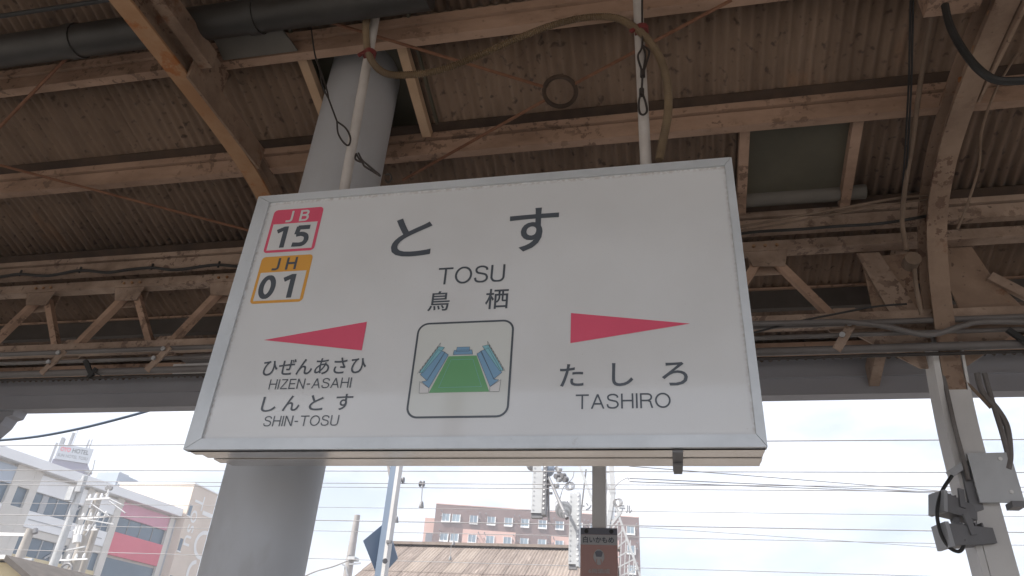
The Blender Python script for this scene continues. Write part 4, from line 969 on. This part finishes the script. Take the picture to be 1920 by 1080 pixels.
# roof top hotel sign behind the shop
hz = 21.6
a0 = atz(112, 836, hz); b0 = atz(176, 846, hz)
a0 = atz(113, 833, 24.5); b0 = atz(176, 843, 24.5)
U = (b0 - a0); Wd = U.length; U.normalize(); Nn = Vector((U.y, -U.x, 0))
if Nn.y > 0: Nn = -Nn
hs = thing('rooftop_sign', 'white rooftop hotel sign on a lavender penthouse above the shop roof', 'building', (a0.x, a0.y, -1.1))
Hh = 24.5 - atz(109, 851, 24.5).z if False else 1.75
O_ = Vector((a0.x, a0.y, 0))
MB().obox(O_, U, ZZ, Nn, 0, Wd, 24.5 - Hh, 24.5, 0, .25).build('sign_board', M['hotelboard'], hs)
text('OYO', 'lettering', M['shopred'], hs, O_ + U * (Wd * .07) + ZZ * (24.5 - Hh * .46) + Nn * .27, U, ZZ, Wd * .30, Hh * .30, .05)
text('HOTEL', 'lettering', M['ink'], hs, O_ + U * (Wd * .42) + ZZ * (24.5 - Hh * .46) + Nn * .27, U, ZZ, Wd * .48, Hh * .30, .03)
text('SUN HOTEL TOSU', 'lettering', M['ink'], hs, O_ + U * (Wd * .05) + ZZ * (24.5 - Hh * .82) + Nn * .27, U, ZZ, Wd * .88, Hh * .20, .0)
MB().obox(O_, U, ZZ, Nn, -.15, Wd * .97, 8, 24.5 - Hh - .002, -5, .02).build('penthouse', M['purple'], hs)
MB().obox(O_, U, ZZ, Nn, Wd * .9, Wd * 1.18, 8, 24.5 - Hh - 3.3, -5.5, -.5).build('penthouse_step', M['purple'], hs)
MB().obox(O_, U, ZZ, Nn, Wd * .97, Wd * 1.18, 24.5 - Hh - 1.0, 24.5 - Hh - .8, -.6, .3).build('canopy_slab', M['lampface'], hs)
for (u, h, w) in ((.22, 1.7, .10), (.27, 1.7, .06), (.32, 2.2, .03), (.75, 1.2, .08), (.83, 1.3, .05), (.0, .9, .18), (.05, .8, .1)):
    MB().obox(O_, U, ZZ, Nn, Wd * u - w, Wd * u + w, 24.501, 24.5 + h, -.6, -.6 + 2 * w).build('aerial', M['lampface'], hs)
MB().obox(O_, U, ZZ, Nn, -.55, -.30, 24.5 - Hh - 1.8, 24.5 + .2, -.5, -.3).build('ladder', M['lampface'], hs)
tk = thing('water_tank', 'blue grey water tank with railings on the roof behind the shop', 'tank', atz(200, 905, 20))
a1 = at(184, 886, 62); b1 = at(222, 890, 62)
MB().box(a1.x, b1.x, 62, 65, 8, a1.z).build('tank', M['tank'], tk)
MB().box(a1.x + .5, b1.x - .4, 62.5, 64, a1.z + .001, a1.z + .25).build('lid', M['galv'], tk)
for k in range(5):
    x = b1.x + .25 + k * .38
    MB().box(x, x + .08, 62, 62.1, 8, a1.z - .8 - .1 * k).build('railing', M['galv'], tk)
MB().box(b1.x + .4, b1.x + 1.6, 62.3, 63.2, 8, a1.z - 1.0).build('cooler', M['lampface'], tk)
MB().box(b1.x + 2.6, b1.x + 3.6, 62.3, 63.2, 8, a1.z - 2.1).build('cooler', M['lampgrey'], tk)

# ================================================================== HOTEL
ho = thing('hotel_building', 'brown hotel with rows of small square white framed windows', 'building', (-18, 97, -1.1))
HL = atz(818, 945, 24); HR = atz(1198, 971, 24)
U2 = (HR - HL); HW = U2.length; U2.normalize(); N2 = Vector((U2.y, -U2.x, 0))
if N2.y > 0: N2 = -N2
OH = Vector((HL.x, HL.y, 0))
def hb(u0, u1, v0, v1, w0, w1, m, nm, par=None):
    return MB().obox(OH, U2, ZZ, N2, u0, u1, v0, v1, w0, w1).build(nm, M[m], par or ho)
def onhotel(x, y):
    r = ray(x, y); k = ((OH - CAM).dot(N2)) / r.dot(N2); q = CAM + r * k
    return (q - OH).dot(U2), q.z
hb(0, HW, -1.1, 24, -14, 0, 'hotelbrown', 'wall')
hb(-.02, HW + .02, 24.001, 24.12, -14, .03, 'hotelpink', 'coping')
hb(-1.35, -.001, -1.1, 22.3, -9, -.8, 'hotelpink', 'side_wing')
for z in (19.0, 16.2):
    hb(-1.0, -.1, z, z + 1.3, -.799, -.70, 'boarddark', 'balcony_opening')
rowpx = (((836, 970), (855, 972), (888, 973), (921, 976), (953, 979), (984, 981), (1017, 984), (1049, 986), (1084, 988), (1113, 990), (1182, 995)),
         ((833, 1008), (851, 1009), (884, 1011), (917, 1012), (950, 1014), (984, 1016), (1017, 1019), (1050, 1021), (1085, 1023), (1115, 1025), (1180, 1030)))
pu0, pz0 = onhotel(868, 992); pu1, _ = onhotel(967, 997); pu2, _ = onhotel(1034, 1002); pu3, _ = onhotel(1160, 1006)
hb(pu0, pu1, 3, pz0, .001, .06, 'hotelpink', 'render_panel'); hb(pu2, pu3, 3, pz0 - .12, .001, .06, 'hotelpink', 'render_panel')
zr1 = onhotel(921, 976)[1]; zr2 = onhotel(917, 1012)[1]
stor = zr1 - zr2
for rw in range(4):
    zc = zr1 - stor * rw
    for i, (px, py) in enumerate(rowpx[0]):
        u = onhotel(px, py)[0]; s_ = .47
        w = hb(u - s_, u + s_, zc - s_, zc + s_, .065, .085, 'glassblue', 'window')
        hb(u - s_ - .10, u + s_ + .12, zc - s_ - .20, zc - s_ - .002, .064, .20, 'white', 'sill', w)
        hb(u + s_ + .002, u + s_ + .12, zc - s_, zc + s_ + .02, .064, .17, 'white', 'frame', w)
        hb(u - s_ - .06, u - s_ - .002, zc - s_, zc + s_ + .02, .064, .15, 'white', 'frame', w)
        hb(u - .02, u + .02, zc - s_, zc + s_, .0855, .10, 'white', 'frame', w)
        sgn = 1 if i % 2 else -1
        du = -sgn * .78 if i > 1 else (-.62 if i == 0 else 99)
        if du < 50:
            for dz in (.72, .02):
                hb(u + du - .05, u + du + .05, zc + dz, zc + dz + .14, .062, .48, 'boarddark', 'vent_hood')
# hotel name board
s0, zb = onhotel(1038, 968); s1, zt = onhotel(1188, 952)
nb = hb(s0, s1 + .3, 24.13, 26.0, -.4, -.1, 'white', 'name_board')
nm_w = (s1 - s0)
text('GR', 'lettering', M['boardgrey'], ho, OH + U2 * (s0 + .1) + ZZ * 24.5 + N2 * -.08, U2, ZZ, nm_w * .095, 1.0)
text('グリーンリッチホテル', 'lettering', M['ink'], ho, OH + U2 * (s0 + nm_w * .135) + ZZ * 24.45 + N2 * -.08, U2, ZZ, nm_w * .85, 1.25, .03)
for k in range(3):
    hb(s1 - .6 + .5 * k, s1 - .55 + .5 * k, 26.01, 26.5, -.3, -.25, 'white', 'lamp_stub')

# ================================================================== BROWN SHED ROOF
sh = thing('shed', 'long brown corrugated shed roof below the hotel', 'shed', (-6, 25, -1.1))
RX0, RX1, RY, RZ = -10.4, -1.9, 27.0, 6.5
EY, EZ = 19.5, 6.5 - 7.5 * .5
npan = 12; pw = (RX1 - RX0) / npan
for k in range(npan):
    xa = RX0 + pw * k
    for (f0, f1, lift) in ((0, .36, .03), (.34, .70, .015), (.68, 1.0, 0)):
        mb = MB(); nn = 24; vs = []
        for j, fr_ in ((0, f0), (1, f1)):
            for i in range(nn + 1):
                x = xa + pw * 1.02 * i / nn
                vs.append((x, RY + (EY - RY) * fr_, RZ + (EZ - RZ) * fr_ + lift + .012 * math.cos(2 * math.pi * i / 4) + (.006 if i in (0, nn) else 0)))
        mb.add(vs, [(i, nn + 1 + i, nn + 2 + i, i + 1) for i in range(nn)])
        pale = (k, f0) in ((2, 0), (4, 0), (5, .34), (7, .68), (9, 0))
        mb.build('roof_sheet', M['barnpale'] if pale else M['barn'], sh)
MB().bar((RX0 - .1, RY, RZ + .07), (RX1 + .1, RY, RZ + .07), .5, .10).build('ridge_cap', M['barnpale'], sh)
MB().prism([(RX0, RY, RZ - .05), (RX0, EY, EZ - .05), (RX0, EY, -1.1), (RX0, 34, -1.1), (RX0, 34, EZ - .05)], (.1, 0, 0)).build('gable_wall', M['post'], sh)
MB().prism([(RX0, RY + .02, RZ - .04), (RX1, RY + .02, RZ - .04), (RX1, 34, EZ - .05), (RX0, 34, EZ - .05)], (0, 0, .03)).build('back_roof', M['barn'], sh)
MB().box(RX0 + .12, RX1 - .1, EY + .4, EY + .6, -1.1, EZ - .06).build('front_wall', M['post'], sh)

# pole seen only in the sign's reflection, on the far side of the tracks behind the viewer
p6 = thing('utility_pole', 'dark line pole across the tracks mirrored in the sign face', 'pole', (-3.5, -6.6, -1.1), 'utility poles')
MB().tube([(-3.5, -6.6, -1.1), (-3.5, -6.6, 9)], [.2, .16], 12).build('shaft', M['greypole'], p6, True)

# ================================================================== HAZE
hz_m = bpy.data.materials.new('haze_air'); hz_m.use_nodes = True
hn = hz_m.node_tree.nodes; hn.clear()
ho_ = hn.new('ShaderNodeOutputMaterial'); hv = hn.new('ShaderNodeVolumePrincipled')
hv.inputs['Color'].default_value = (.93, .95, 1.0, 1); hv.inputs['Density'].default_value = .0032; hv.inputs['Anisotropy'].default_value = .2
hz_m.node_tree.links.new(hv.outputs['Volume'], ho_.inputs['Volume'])
tag(MB().box(-110, 80, -40, 150, -2.1, 33).build('haze', hz_m), kind='stuff')
